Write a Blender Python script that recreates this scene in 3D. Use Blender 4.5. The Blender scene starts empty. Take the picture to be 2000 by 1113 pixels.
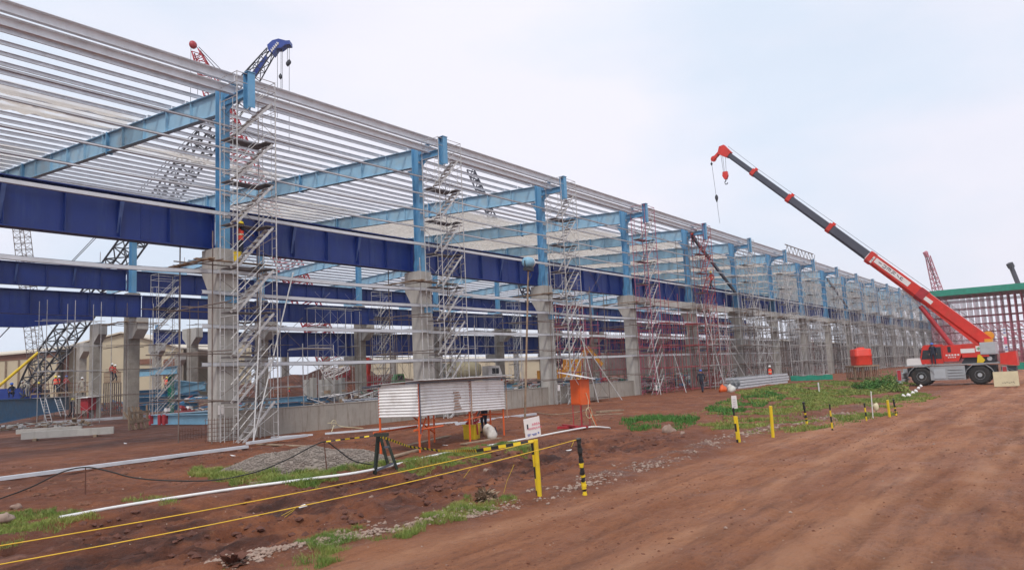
import bpy, math, random
import numpy as np
from mathutils import Vector, Matrix
random.seed(7); RNG = np.random.default_rng(11)
PI = math.pi; HAZE = .00042
S = bpy.context.scene; V3 = Vector
COL = S.collection

# ------------------------------------------------------------------ camera, sky, sun
CAMP = np.array([-17.73, -28.05, 2.19]); F = 1460.0
def cam_axes():
    y, p, r = (math.radians(v) for v in (36.7, 6.7, -2.69))
    fw = np.array([math.cos(y)*math.cos(p), math.sin(y)*math.cos(p), math.sin(p)])
    rt = np.array([math.sin(y), -math.cos(y), 0.0]); up = np.cross(rt, fw)
    return rt*math.cos(r)+up*math.sin(r), -rt*math.sin(r)+up*math.cos(r), fw
RT, UP, FW = cam_axes()
cd = bpy.data.cameras.new('camera'); cam = bpy.data.objects.new('camera', cd); COL.objects.link(cam)
cd.sensor_width = 36; cd.lens = F/2000*36; cd.clip_start = 0.1; cd.clip_end = 6000
cam.matrix_world = Matrix(((RT[0], UP[0], -FW[0], CAMP[0]), (RT[1], UP[1], -FW[1], CAMP[1]), (RT[2], UP[2], -FW[2], CAMP[2]), (0, 0, 0, 1)))
S.camera = cam
S.view_settings.view_transform = 'Standard'; S.view_settings.look = 'None'
S.view_settings.exposure = 0.30; S.view_settings.gamma = 1.0

SUN_EL, SUN_AZ = math.radians(52), math.radians(215)     # azimuth measured from +X, counter-clockwise
w = bpy.data.worlds.new('World'); S.world = w; w.use_nodes = True
nt = w.node_tree; nt.nodes.clear()
def N(t, nt=nt, **k):
    n = nt.nodes.new(t)
    for a, b in k.items(): setattr(n, a, b)
    return n
out = N('ShaderNodeOutputWorld'); bg = N('ShaderNodeBackground'); sky = N('ShaderNodeTexSky')
sky.sky_type = 'NISHITA'; sky.sun_disc = False; sky.sun_elevation = SUN_EL; sky.sun_rotation = math.radians(90)-SUN_AZ
sky.air_density = 1.0; sky.dust_density = 2.5
bg.inputs['Strength'].default_value = 0.12
tc = N('ShaderNodeTexCoord'); mp = N('ShaderNodeMapping'); mp.inputs['Scale'].default_value = (1, 1, 3.2)
mp.inputs['Location'].default_value = (3.3, 1.2, 0.4)
nz = N('ShaderNodeTexNoise'); nz.inputs['Scale'].default_value = 1.5; nz.inputs['Detail'].default_value = 5; nz.inputs['Roughness'].default_value = .45
rp = N('ShaderNodeValToRGB'); rp.color_ramp.elements[0].position = .36; rp.color_ramp.elements[1].position = .60
rp.color_ramp.elements[0].color = (.90, .90, .90, 1)
nz2 = N('ShaderNodeTexNoise'); nz2.inputs['Scale'].default_value = 1.5; nz2.inputs['Detail'].default_value = 7; nz2.inputs['Roughness'].default_value = .5
mp2 = N('ShaderNodeMapping'); mp2.inputs['Location'].default_value = (7.1, 4.2, 2.4); mp2.inputs['Scale'].default_value = (1, 1, 2.6)
rp2 = N('ShaderNodeValToRGB'); rp2.color_ramp.elements[0].position = .41; rp2.color_ramp.elements[1].position = .57
rp2.color_ramp.elements[0].color = (5.35, 5.95, 6.9, 1); rp2.color_ramp.elements[1].color = (6.45, 6.4, 7.1, 1)
mx = N('ShaderNodeMix', data_type='RGBA')
L = nt.links.new
L(tc.outputs['Generated'], mp.inputs['Vector']); L(mp.outputs[0], nz.inputs['Vector']); L(nz.outputs['Fac'], rp.inputs['Fac'])
L(tc.outputs['Generated'], mp2.inputs['Vector']); L(mp2.outputs[0], nz2.inputs['Vector']); L(nz2.outputs['Fac'], rp2.inputs['Fac'])
L(rp.outputs['Color'], mx.inputs['Factor']); L(sky.outputs[0], mx.inputs['A']); L(rp2.outputs['Color'], mx.inputs['B'])
L(mx.outputs['Result'], bg.inputs['Color']); L(bg.outputs[0], out.inputs['Surface'])
sl = bpy.data.lights.new('sun', 'SUN'); sl.energy = 1.5; sl.angle = math.radians(10); sl.color = (1, .96, .9)
so = bpy.data.objects.new('sun', sl); COL.objects.link(so)
sd = Vector((math.cos(SUN_EL)*math.cos(SUN_AZ), math.cos(SUN_EL)*math.sin(SUN_AZ), math.sin(SUN_EL)))
so.rotation_euler = sd.to_track_quat('Z', 'Y').to_euler(); so.location = (0, -20, 60)

# ------------------------------------------------------------------ pixel -> place (photo is 2000 x 1113)
def ray(x, y): return (x-1000)/F*RT-(y-556.5)/F*UP+FW
def atZ(x, y, z=0.0): d = ray(x, y); return Vector(CAMP+d*((z-CAMP[2])/d[2]))
def atY(x, y, Y=0.0): d = ray(x, y); return Vector(CAMP+d*((Y-CAMP[1])/d[1]))
def atX(x, y, X=0.0): d = ray(x, y); return Vector(CAMP+d*((X-CAMP[0])/d[0]))
def atD(x, y, D): return Vector(CAMP+ray(x, y)*D)

# ------------------------------------------------------------------ materials
def M(name, c, rough=.65, metal=0.0, var=.18, sc=2.5, dirt=None, dirt_amt=.35, bump=0.0, bsc=30, alpha=None, emit=None, dirt_sc=1.7, streak=False):
    m = bpy.data.materials.new(name); m.use_nodes = True; t = m.node_tree; b = t.nodes['Principled BSDF']; l = t.links.new
    b.inputs['Roughness'].default_value = rough; b.inputs['Metallic'].default_value = metal
    co = N('ShaderNodeTexCoord', t); oi = N('ShaderNodeObjectInfo', t); ad = N('ShaderNodeVectorMath', t, operation='ADD')
    ml = N('ShaderNodeMath', t, operation='MULTIPLY'); ml.inputs[1].default_value = 37.0
    l(oi.outputs['Random'], ml.inputs[0]); l(co.outputs['Object'], ad.inputs[0]); l(ml.outputs[0], ad.inputs[1])
    n1 = N('ShaderNodeTexNoise', t); n1.inputs['Scale'].default_value = sc; n1.inputs['Detail'].default_value = 6; n1.inputs['Roughness'].default_value = .65
    l(ad.outputs[0], n1.inputs['Vector'])
    mr = N('ShaderNodeMapRange', t); mr.inputs['From Min'].default_value = .3; mr.inputs['From Max'].default_value = .7
    mr.inputs['To Min'].default_value = 1-var; mr.inputs['To Max'].default_value = 1+var
    l(n1.outputs['Fac'], mr.inputs['Value'])
    hs = N('ShaderNodeVectorMath', t, operation='SCALE'); hs.inputs[0].default_value = c[:3]; l(mr.outputs[0], hs.inputs['Scale'])
    last = hs.outputs[0]
    if dirt:
        n2 = N('ShaderNodeTexNoise', t); n2.inputs['Scale'].default_value = dirt_sc; n2.inputs['Detail'].default_value = 8; n2.inputs['Roughness'].default_value = .7
        if streak:
            mpp = N('ShaderNodeMapping', t); mpp.inputs['Scale'].default_value = (3, 3, .35); l(ad.outputs[0], mpp.inputs['Vector']); l(mpp.outputs[0], n2.inputs['Vector'])
        else: l(ad.outputs[0], n2.inputs['Vector'])
        m2 = N('ShaderNodeMapRange', t); m2.inputs['From Min'].default_value = .5; m2.inputs['From Max'].default_value = .72
        m2.inputs['To Max'].default_value = dirt_amt; m2.clamp = True; l(n2.outputs['Fac'], m2.inputs['Value'])
        mm = N('ShaderNodeMix', t, data_type='RGBA'); l(m2.outputs[0], mm.inputs['Factor']); l(last, mm.inputs['A']); mm.inputs['B'].default_value = (*dirt, 1)
        last = mm.outputs['Result']
    l(last, b.inputs['Base Color'])
    if bump:
        n3 = N('ShaderNodeTexNoise', t); n3.inputs['Scale'].default_value = bsc; n3.inputs['Detail'].default_value = 4
        l(co.outputs['Object'], n3.inputs['Vector']); bp = N('ShaderNodeBump', t); bp.inputs['Strength'].default_value = bump; bp.inputs['Distance'].default_value = .02
        l(n3.outputs['Fac'], bp.inputs['Height']); l(bp.outputs[0], b.inputs['Normal'])
    if alpha is not None: b.inputs['Alpha'].default_value = alpha
    return m
RUST = (.16, .06, .03); MUDC = (.17, .07, .042)
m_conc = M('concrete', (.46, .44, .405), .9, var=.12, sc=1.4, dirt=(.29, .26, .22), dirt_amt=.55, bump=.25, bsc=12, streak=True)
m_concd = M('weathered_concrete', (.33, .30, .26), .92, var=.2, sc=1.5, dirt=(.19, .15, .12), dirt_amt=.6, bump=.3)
m_plinth = M('stained_concrete', (.33, .30, .26), .92, var=.15, sc=1.2, dirt=(.17, .12, .09), dirt_amt=.8, bump=.3, streak=True)
m_blue = M('column_blue_paint', (.13, .35, .57), .5, var=.12, sc=1.2, dirt=(.28, .36, .40), dirt_amt=.35, streak=True)
m_blue2 = M('rafter_blue_paint', (.30, .52, .68), .5, var=.12, sc=.8, dirt=(.42, .46, .45), dirt_amt=.7, dirt_sc=.5)
m_navy = M('girder_navy_paint', (.007, .028, .185), .45, var=.16, sc=.9, dirt=(.035, .07, .20), dirt_amt=.6, dirt_sc=1.1, streak=True)
m_navy2 = M('girder_brace_paint', (.07, .12, .30), .5)
m_galv = M('galvanised_steel', (.62, .63, .66), .5, .15, var=.12, sc=3, dirt=(.40, .39, .38), dirt_amt=.35)
m_eave = M('dull_galvanised_steel', (.68, .70, .73), .5, .0, var=.10, sc=2, dirt=(.48, .47, .46), dirt_amt=.4)
m_girt = M('pale_galvanised_channel', (.60, .62, .65), .5, .05, var=.1, sc=2, dirt=(.4, .4, .4), dirt_amt=.3)
m_scaf = M('scaffold_tube', (.52, .51, .50), .45, .2, var=.25, sc=6, dirt=(.20, .15, .12), dirt_amt=.6)
m_scafd = M('rusty_scaffold_tube', (.20, .155, .13), .6, .25, var=.3, sc=5, dirt=(.10, .05, .035), dirt_amt=.6)
m_scafr = M('red_scaffold_paint', (.34, .045, .05), .5, var=.25, sc=5, dirt=(.16, .07, .06), dirt_amt=.6)
m_wallp = M('pale_pink_paint', (.50, .15, .20), .6, var=.3, sc=5, dirt=(.5, .36, .36), dirt_amt=.7)  # on the far red crane this paleness stands in for haze
m_scafm = M('magenta_scaffold_paint', (.40, .085, .13), .5, var=.25, sc=5, dirt=(.34, .2, .2), dirt_amt=.6)
m_deck = M('scaffold_deck', (.16, .14, .14), .7, .2, var=.3)
m_wood = M('raw_timber', (.30, .215, .145), .85, var=.3, sc=4, dirt=(.14, .09, .06), dirt_amt=.5)
m_net = bpy.data.materials.new('safety_net')
m_white = M('white_sheet_metal', (.80, .78, .76), .5, .0, var=.05, sc=1.5, dirt=(.42, .36, .31), dirt_amt=.5)
m_rustpatch = M('rust_patch', (.38, .24, .17), .8, var=.4, sc=14)
m_whitep = M('white_plastic', (.78, .78, .76), .4, var=.06, dirt=(.45, .33, .26), dirt_amt=.35)
m_orange = M('orange_paint', (.72, .115, .02), .5, var=.12, dirt=(.38, .10, .04), dirt_amt=.4)
m_red = M('crane_red_paint', (.66, .035, .022), .38, var=.14, sc=1.5, dirt=(.33, .09, .05), dirt_amt=.55, dirt_sc=1.2)
m_redd = M('dull_red_paint', (.42, .03, .04), .5, var=.2, sc=2, dirt=(.2, .04, .03), dirt_amt=.4)
m_tank = M('red_plastic_tank', (.72, .05, .025), .45, var=.1)
m_grey = M('carrier_grey_paint', (.36, .375, .385), .5, var=.1, dirt=(.24, .19, .16), dirt_amt=.5)
m_lgrey = M('counterweight_grey', (.45, .48, .50), .5, var=.08, dirt=(.3, .28, .26), dirt_amt=.3)
m_boomd = M('boom_charcoal_paint', (.075, .08, .105), .45, var=.15, sc=.8)
m_black = M('black_rubber', (.022, .021, .02), .75, var=.3, dirt=(.12, .07, .045), dirt_amt=.6)
m_dark = M('dark_steel', (.03, .032, .04), .5, var=.2)
m_glass = M('tinted_cab_glass', (.03, .035, .04), .12, var=.05)
m_yel = M('yellow_paint', (.78, .56, .02), .5, var=.1, dirt=(.35, .2, .05), dirt_amt=.5)
m_rope = M('yellow_rope', (.80, .50, .04), .6)
m_tapeb = M('black_tape', (.02, .02, .02), .5)
m_cblue = M('crane_blue_paint', (.03, .07, .34), .45, var=.15)
m_stblue = M('stacked_steel_blue', (.055, .20, .36), .5, var=.15, dirt=(.18, .2, .2), dirt_amt=.5)
m_stlight = M('stacked_steel_pale_blue', (.22, .42, .55), .5, var=.12)
m_cream = M('warehouse_cream_cladding', (.52, .44, .30), .7, var=.06, sc=.3)
m_creamr = M('warehouse_roof_cream', (.62, .55, .44), .6, var=.05, sc=.3)
m_brown = M('brown_wall', (.20, .085, .05), .8)
m_green = M('green_tarp', (.015, .26, .17), .6, var=.2, sc=1.5)
m_skin = M('skin', (.22, .115, .07), .6, var=.05)
m_vest = M('hi_vis_red_orange', (.85, .07, .035), .6, var=.1)
m_vesty = M('reflective_strip', (.75, .78, .5), .4)
m_navyc = M('dark_work_clothes', (.02, .025, .045), .85)
m_greyc = M('grey_work_clothes', (.19, .19, .20), .85)
m_creamc = M('pale_work_clothes', (.42, .38, .32), .85)
m_redc = M('red_shirt', (.40, .04, .04), .85)
m_boot = M('work_boots', (.03, .02, .018), .8)
m_hely = M('yellow_helmet', (.85, .65, .02), .35)
m_helw = M('white_helmet', (.8, .8, .78), .35)
m_helb = M('blue_helmet', (.03, .12, .5), .35)
m_sack = M('white_woven_sack', (.60, .57, .52), .8, var=.15, sc=6, dirt=(.2, .16, .13), dirt_amt=.6)
m_ink = M('dark_ink', (.03, .03, .05), .6)
m_pink = M('pink_print', (.75, .12, .22), .6)
m_bluep = M('blue_print', (.15, .2, .5), .6)
m_board = M('sign_board_white', (.78, .75, .73), .5, var=.05)
m_beige = M('beige_ply', (.62, .55, .36), .7, var=.1)
m_stone = M('field_stone', (.33, .24, .19), .95, var=.25, sc=9, dirt=MUDC, dirt_amt=.7, bump=.5, bsc=20)
m_gravel = M('crushed_gravel', (.235, .195, .165), .95, var=.35, sc=5, dirt=(.15, .10, .08), dirt_amt=.6)
m_cable = M('black_cable', (.018, .017, .017), .6)
m_brownr = M('rusty_rebar', (.14, .055, .035), .8)
m_trest = M('dark_green_timber', (.022, .032, .024), .75, var=.3, dirt=(.08, .05, .035), dirt_amt=.5)
m_leafd = M('weed_leaf', (.06, .17, .022), .7, var=.35, sc=2)
m_greenpaint = M('machine_green', (.05, .28, .06), .5)
m_ymach = M('machine_yellow', (.70, .30, .02), .5, var=.1)

# net: a thin woven sheet, part of it open
m_net.use_nodes = True; t = m_net.node_tree; b = t.nodes['Principled BSDF']; l = t.links.new
b.inputs['Base Color'].default_value = (.74, .69, .62, 1); b.inputs['Roughness'].default_value = .9
co = N('ShaderNodeTexCoord', t); nn = N('ShaderNodeTexNoise', t); nn.inputs['Scale'].default_value = .8; nn.inputs['Detail'].default_value = 6
l(co.outputs['Object'], nn.inputs['Vector']); mr = N('ShaderNodeMapRange', t); mr.inputs['From Min'].default_value = .35; mr.inputs['From Max'].default_value = .65
mr.inputs['To Min'].default_value = .35; mr.inputs['To Max'].default_value = .85; l(nn.outputs['Fac'], mr.inputs['Value']); pass
tl = N('ShaderNodeBsdfTranslucent', t); tl.inputs['Color'].default_value = (.85, .8, .73, 1)
ms = N('ShaderNodeMixShader', t); ms.inputs[0].default_value = .55; tp_ = N('ShaderNodeBsdfTransparent', t); m3 = N('ShaderNodeMixShader', t)
l(b.outputs[0], ms.inputs[1]); l(tl.outputs[0], ms.inputs[2]); l(mr.outputs[0], m3.inputs[0]); l(tp_.outputs[0], m3.inputs[1]); l(ms.outputs[0], m3.inputs[2]); l(m3.outputs[0], t.nodes['Material Output'].inputs['Surface'])

m_netg = m_net.copy(); m_netg.name = 'grey_debris_net'; m_netg.node_tree.nodes['Principled BSDF'].inputs['Base Color'].default_value = (.20, .19, .18, 1)
for q_ in m_netg.node_tree.nodes:
    if q_.type == 'BSDF_TRANSLUCENT': q_.inputs['Color'].default_value = (.10, .085, .08, 1)
m_mauve = M('dark_backdrop_brown', (.12, .085, .078), .9, var=.4, sc=.25, dirt=(.07, .05, .05), dirt_amt=.8, dirt_sc=.2)  # dark brown for the added backdrop hall
# ground: laterite mud, tinted by the attribute painted on the terrain (r road, g churned, b gravelly)
m_ground = bpy.data.materials.new('laterite_ground'); m_ground.use_nodes = True
t = m_ground.node_tree; b = t.nodes['Principled BSDF']; l = t.links.new
co = N('ShaderNodeTexCoord', t); at = N('ShaderNodeAttribute', t, attribute_name='zone'); sp = N('ShaderNodeSeparateColor', t); l(at.outputs['Color'], sp.inputs[0])
def noise(sc, det=6, ro=.6, stretch=None):
    n = N('ShaderNodeTexNoise', t); n.inputs['Scale'].default_value = sc; n.inputs['Detail'].default_value = det; n.inputs['Roughness'].default_value = ro
    if stretch:
        q = N('ShaderNodeMapping', t); q.inputs['Scale'].default_value = stretch; l(co.outputs['Object'], q.inputs['Vector']); l(q.outputs[0], n.inputs['Vector'])
    else: l(co.outputs['Object'], n.inputs['Vector'])
    return n.outputs['Fac']
def rng(v, a, b_, c=0., d=1.):
    q = N('ShaderNodeMapRange', t); q.inputs['From Min'].default_value = a; q.inputs['From Max'].default_value = b_
    q.inputs['To Min'].default_value = c; q.inputs['To Max'].default_value = d; l(v, q.inputs['Value']); return q.outputs[0]
def mixc(f, a, b_):
    q = N('ShaderNodeMix', t, data_type='RGBA')
    for s, v in (('Factor', f), ('A', a), ('B', b_)):
        if isinstance(v, tuple): q.inputs[s].default_value = (*v, 1)
        elif isinstance(v, float): q.inputs[s].default_value = v
        else: l(v, q.inputs[s])
    return q.outputs['Result']
def mul(a, b_):
    q = N('ShaderNodeMath', t, operation='MULTIPLY')
    for i, v in enumerate((a, b_)):
        if isinstance(v, float): q.inputs[i].default_value = v
        else: l(v, q.inputs[i])
    return q.outputs[0]
soil = mixc(rng(noise(.35, 8), .35, .65), (.185, .056, .022), (.32, .112, .044))
soil = mixc(rng(noise(2.2, 9, .75), .42, .66, 0, .85), soil, (.125, .038, .020))
soil = mixc(rng(noise(9, 6, .8), .56, .68, 0, .55), soil, (.42, .22, .12))
road = mixc(rng(noise(.5, 6, .6, (.35, 1.6, 1)), .35, .65), (.29, .102, .042), (.44, .185, .086))
road = mixc(rng(noise(3.0, 9, .78, (.45, 2.0, 1)), .5, .66, 0, .6), road, (.140, .046, .019))
road = mixc(rng(noise(14.0, 6, .8, (.4, 1.3, 1)), .54, .66, 0, .6), road, (.13, .05, .03))
road = mixc(rng(noise(7.0, 6, .8, (.5, 1.3, 1)), .56, .70, 0, .5), road, (.48, .26, .14))
road = mixc(mul(at.outputs['Alpha'], rng(noise(1.3, 6, .7, (.4, 1.5, 1)), .35, .6)), road, (.48, .225, .115))
c1 = mixc(sp.outputs['Red'], soil, road)
chn = mixc(rng(noise(1.6, 9, .78, (.45, 1.7, 1)), .40, .60), (.050, .016, .009), (.165, .052, .024))
chn = mixc(rng(noise(1.1, 6, .7, (.35, 1.8, 1)), .56, .66, 0, .8), chn, (.33, .155, .10))
c2 = mixc(sp.outputs['Green'], c1, chn)
vor = N('ShaderNodeTexVoronoi', t); vor.inputs['Scale'].default_value = 16; l(co.outputs['Object'], vor.inputs['Vector'])
peb = mixc(rng(vor.outputs['Distance'], .1, .45), (.46, .36, .29), (.17, .08, .055))
c3 = mixc(mul(sp.outputs['Blue'], rng(noise(3, 5), .4, .6)), c2, peb)
speck = N('ShaderNodeTexVoronoi', t); speck.inputs['Scale'].default_value = 6; l(co.outputs['Object'], speck.inputs['Vector'])
c4 = mixc(mul(rng(speck.outputs['Distance'], .09, .05), rng(noise(1.1, 3), .5, .56)), c3, (.50, .38, .29))
l(c4, b.inputs['Base Color'])
l(rng(noise(.9, 5), .3, .7, .5, .95), b.inputs['Roughness'])
b.inputs['Specular IOR Level'].default_value = .35
bp = N('ShaderNodeBump', t); bp.inputs['Strength'].default_value = 1.0; bp.inputs['Distance'].default_value = .11
hh = N('ShaderNodeMath', t, operation='ADD'); l(noise(7, 9, .7), hh.inputs[0]); l(mul(noise(38, 5, .7), .35), hh.inputs[1])
l(hh.outputs[0], bp.inputs['Height']); l(bp.outputs[0], b.inputs['Normal'])

m_grass = bpy.data.materials.new('grass_blades'); m_grass.use_nodes = True
t = m_grass.node_tree; b = t.nodes['Principled BSDF']; l = t.links.new
co = N('ShaderNodeTexCoord', t)
gc = mixc(rng(noise(.9, 5), .35, .65), (.095, .185, .024), (.27, .29, .06))
gc = mixc(rng(noise(3, 4, .7), .52, .68, 0, .8), gc, (.38, .30, .12))
l(gc, b.inputs['Base Color']); b.inputs['Roughness'].default_value = .7

# ------------------------------------------------------------------ mesh helpers
class MB:
    def __init__(s): s.v = []; s.f = []; s.mi = []
    def add(s, vs, fs, mi=0):
        o = len(s.v); s.v += [tuple(v) for v in vs]; s.f += [tuple(i+o for i in f) for f in fs]; s.mi += [mi]*len(fs); return s
    def hexa(s, p, mi=0):          # 8 points: bottom ring 0-3, top ring 4-7
        return s.add(p, [(0, 3, 2, 1), (4, 5, 6, 7), (0, 1, 5, 4), (1, 2, 6, 5), (2, 3, 7, 6), (3, 0, 4, 7)], mi)
    def box(s, x0, x1, y0, y1, z0, z1, mi=0):
        return s.hexa([(x0, y0, z0), (x1, y0, z0), (x1, y1, z0), (x0, y1, z0), (x0, y0, z1), (x1, y0, z1), (x1, y1, z1), (x0, y1, z1)], mi)
    def beam(s, a, b, w_, h, up=(0, 0, 1), mi=0):
        a, b = Vector(a), Vector(b); d = (b-a).normalized(); u = Vector(up)
        if abs(d.dot(u)) > .98: u = Vector((0, 1, 0))
        sx = d.cross(u).normalized()*w_/2; uy = sx.cross(d).normalized()*h/2
        return s.hexa([a-sx-uy, a+sx-uy, b+sx-uy, b-sx-uy, a-sx+uy, a+sx+uy, b+sx+uy, b-sx+uy], mi)
    def tube(s, a, b, r, n=6, r2=None, mi=0, caps=True):
        a, b = Vector(a), Vector(b); d = b-a
        if d.length < 1e-6: return s
        d.normalize(); u = Vector((0, 0, 1)) if abs(d.z) < .9 else Vector((1, 0, 0)); x = d.cross(u).normalized(); y = x.cross(d)
        r2 = r if r2 is None else r2; vs = []
        for c, rr in ((a, r), (b, r2)):
            for i in range(n): q = 2*PI*i/n; vs.append(c+x*math.cos(q)*rr+y*math.sin(q)*rr)
        fs = [(i, (i+1) % n, n+(i+1) % n, n+i) for i in range(n)]
        if caps: fs += [tuple(range(n-1, -1, -1)), tuple(range(n, 2*n))]
        return s.add(vs, fs, mi)
    def path(s, pts, r, n=6, mi=0):
        pts = [Vector(p) for p in pts]; vs = []; prev = None
        for i, p in enumerate(pts):
            d = (pts[min(i+1, len(pts)-1)]-pts[max(i-1, 0)]).normalized(); u = Vector((0, 0, 1)) if abs(d.z) < .95 else Vector((1, 0, 0))
            x = d.cross(u).normalized(); y = x.cross(d)
            for k in range(n): q = 2*PI*k/n; vs.append(p+x*math.cos(q)*r+y*math.sin(q)*r)
        fs = [(i*n+k, i*n+(k+1) % n, (i+1)*n+(k+1) % n, (i+1)*n+k) for i in range(len(pts)-1) for k in range(n)]
        return s.add(vs, fs, mi)
    def ribbon(s, pts, up, w_, th=.012, mi=0):    # flat strip along points
        pts = [Vector(p) for p in pts]; U = Vector(up)*w_/2
        for a, b in zip(pts, pts[1:]): s.beam(a, b, th, w_, up, mi)
        return s
    def ibeam(s, a, b, h, bf, tw=.02, tf=.03, up=(0, 0, 1)):
        a, b = Vector(a), Vector(b); d = (b-a).normalized(); u = Vector(up)
        if abs(d.dot(u)) > .98: u = Vector((0, 1, 0))
        x = d.cross(u).normalized(); y = x.cross(d).normalized()
        s.beam(a, b, tw, h-2*tf-.004, y); o = y*(h-tf)/2
        s.beam(a+o, b+o, bf, tf, y); s.beam(a-o, b-o, bf, tf, y); return s
    def channel(s, a, b, h, wd, side=1, th=.012, sag=0, n=1, up=(0, 0, 1)):   # C section, web outside
        a, b = Vector(a), Vector(b); pts = [a.lerp(b, i/n)-Vector((0, 0, 4*sag*(i/n)*(1-i/n))) for i in range(n+1)]
        for p, q in zip(pts, pts[1:]):
            d = (q-p).normalized(); u = Vector(up); x = d.cross(u).normalized()*side; y = u
            s.beam(p, q, th, h, up); fo = x*(wd/2-th/2)
            s.beam(p-fo+y*(h-th)/2, q-fo+y*(h-th)/2, wd, th, up); s.beam(p-fo-y*(h-th)/2, q-fo-y*(h-th)/2, wd, th, up)
        return s
    def lathe(s, c, prof, n=20, axis='Z', mi=0):
        vs = []; c = Vector(c)
        for r, h in prof:
            for k in range(n):
                q = 2*PI*k/n; a, b_ = r*math.cos(q), r*math.sin(q)
                vs.append(c+(Vector((a, b_, h)) if axis == 'Z' else Vector((h, a, b_)) if axis == 'X' else Vector((a, h, b_))))
        fs = [(i*n+k, i*n+(k+1) % n, (i+1)*n+(k+1) % n, (i+1)*n+k) for i in range(len(prof)-1) for k in range(n)]
        fs += [tuple(range(n-1, -1, -1)), tuple(range((len(prof)-1)*n, len(prof)*n))]
        return s.add(vs, fs, mi)
    def extrude(s, poly, ax, t0, t1, mi=0):       # polygon of 2-D points swept along an axis
        def P(p, t): return {'X': (t, p[0], p[1]), 'Y': (p[0], t, p[1]), 'Z': (p[0], p[1], t)}[ax]
        n = len(poly); vs = [P(p, t0) for p in poly]+[P(p, t1) for p in poly]
        return s.add(vs, [tuple(range(n-1, -1, -1)), tuple(range(n, 2*n))]+[(i, (i+1) % n, n+(i+1) % n, n+i) for i in range(n)], mi)
    def lattice(s, a, b, w0, w1, n, r, up=(0, 0, 1), rr=None, taper=None):
        a, b = Vector(a), Vector(b); d = (b-a).normalized(); u = Vector(up); x = d.cross(u).normalized(); y = x.cross(d).normalized()
        R = []
        for i in range(n+1):
            f = i/n; w_ = w0+(w1-w0)*f
            if taper: w_ = taper(f)
            c = a.lerp(b, f); R.append([c+x*w_/2+y*w_/2, c-x*w_/2+y*w_/2, c-x*w_/2-y*w_/2, c+x*w_/2-y*w_/2])
        rr = rr or r*.55
        for i in range(n):
            for k in range(4):
                s.tube(R[i][k], R[i+1][k], r, 5, caps=False)
                k2 = (k+1) % 4
                s.tube(R[i][k] if i % 2 else R[i][k2], R[i+1][k2] if i % 2 else R[i+1][k], rr, 4, caps=False)
                s.tube(R[i][k], R[i][k2], rr, 4, caps=False)
        return s
    def build(s, name, mats, parent=None, smooth=False):
        me = bpy.data.meshes.new(name); me.from_pydata(s.v, [], s.f); mats = mats if isinstance(mats, (list, tuple)) else [mats]
        for m in mats: me.materials.append(m)
        if len(mats) > 1: me.polygons.foreach_set('material_index', s.mi)
        if smooth: me.polygons.foreach_set('use_smooth', [True]*len(me.polygons))
        me.update(); o = bpy.data.objects.new(name, me); COL.objects.link(o)
        if parent: o.parent = parent
        return o
def tag(o, label=None, cat=None, group=None, kind=None):
    if label: o['label'] = label
    if cat: o['category'] = cat
    if group: o['group'] = group
    if kind: o['kind'] = kind
    return o
def thing(name, label, cat, loc=(0, 0, 0), rz=0, group=None, kind=None):
    o = bpy.data.objects.new(name, None); COL.objects.link(o); o.location = loc; o.rotation_euler = (0, 0, rz); o.empty_display_size = .3
    return tag(o, label, cat, group, kind)
def dup(o, parent=None, **k):
    c = o.copy(); COL.objects.link(c)
    if parent: c.parent = parent
    for ch in o.children: dup(ch, c)
    return c
def copyto(root, loc, rz=None, label=None, group=None):
    c = dup(root); c.location = loc
    if rz is not None: c.rotation_euler = (0, 0, rz)
    if label: c['label'] = label
    if group: c['group'] = group
    return c
def swap(o, mp_):                   # give a copied thing its own paint (object-level material)
    for ch in o.children_recursive:
        if ch.type == 'MESH':
            for s_ in ch.material_slots:
                if s_.material in mp_: m = mp_[s_.material]; s_.link = 'OBJECT'; s_.material = m
ORD = 'first second third fourth fifth sixth seventh eighth ninth tenth eleventh twelfth thirteenth fourteenth fifteenth sixteenth seventeenth eighteenth nineteenth twentieth twenty-first twenty-second twenty-third twenty-fourth twenty-fifth twenty-sixth twenty-seventh twenty-eighth twenty-ninth thirtieth'.split()

# ------------------------------------------------------------------ terrain
def vnoise(x, y, seed=0):
    xi = np.floor(x).astype(np.int64); yi = np.floor(y).astype(np.int64); fx = x-xi; fy = y-yi; fx = fx*fx*(3-2*fx); fy = fy*fy*(3-2*fy)
    def h(a, b_):
        n = (a*374761393+b_*668265263+seed*1442695041) & 0xffffffff; n = ((n ^ (n >> 13))*1274126177) & 0xffffffff; return ((n ^ (n >> 16)) & 0xffff)/65535.
    return (h(xi, yi)*(1-fx)+h(xi+1, yi)*fx)*(1-fy)+(h(xi, yi+1)*(1-fx)+h(xi+1, yi+1)*fx)*fy
def fbm(x, y, o=4, seed=0):
    s_ = 0; a = .5
    for i in range(o): s_ = s_+a*vnoise(x, y, seed+i); x = x*2.03+5.1; y = y*2.03+1.7; a *= .5
    return s_/(1-.5**o)
def ss(a, b_, x): t_ = np.clip((x-a)/(b_-a), 0, 1); return t_*t_*(3-2*t_)
def road_edge(x): return -20.6-.02*(x-5)+.35*np.sin(x*.35)
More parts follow.
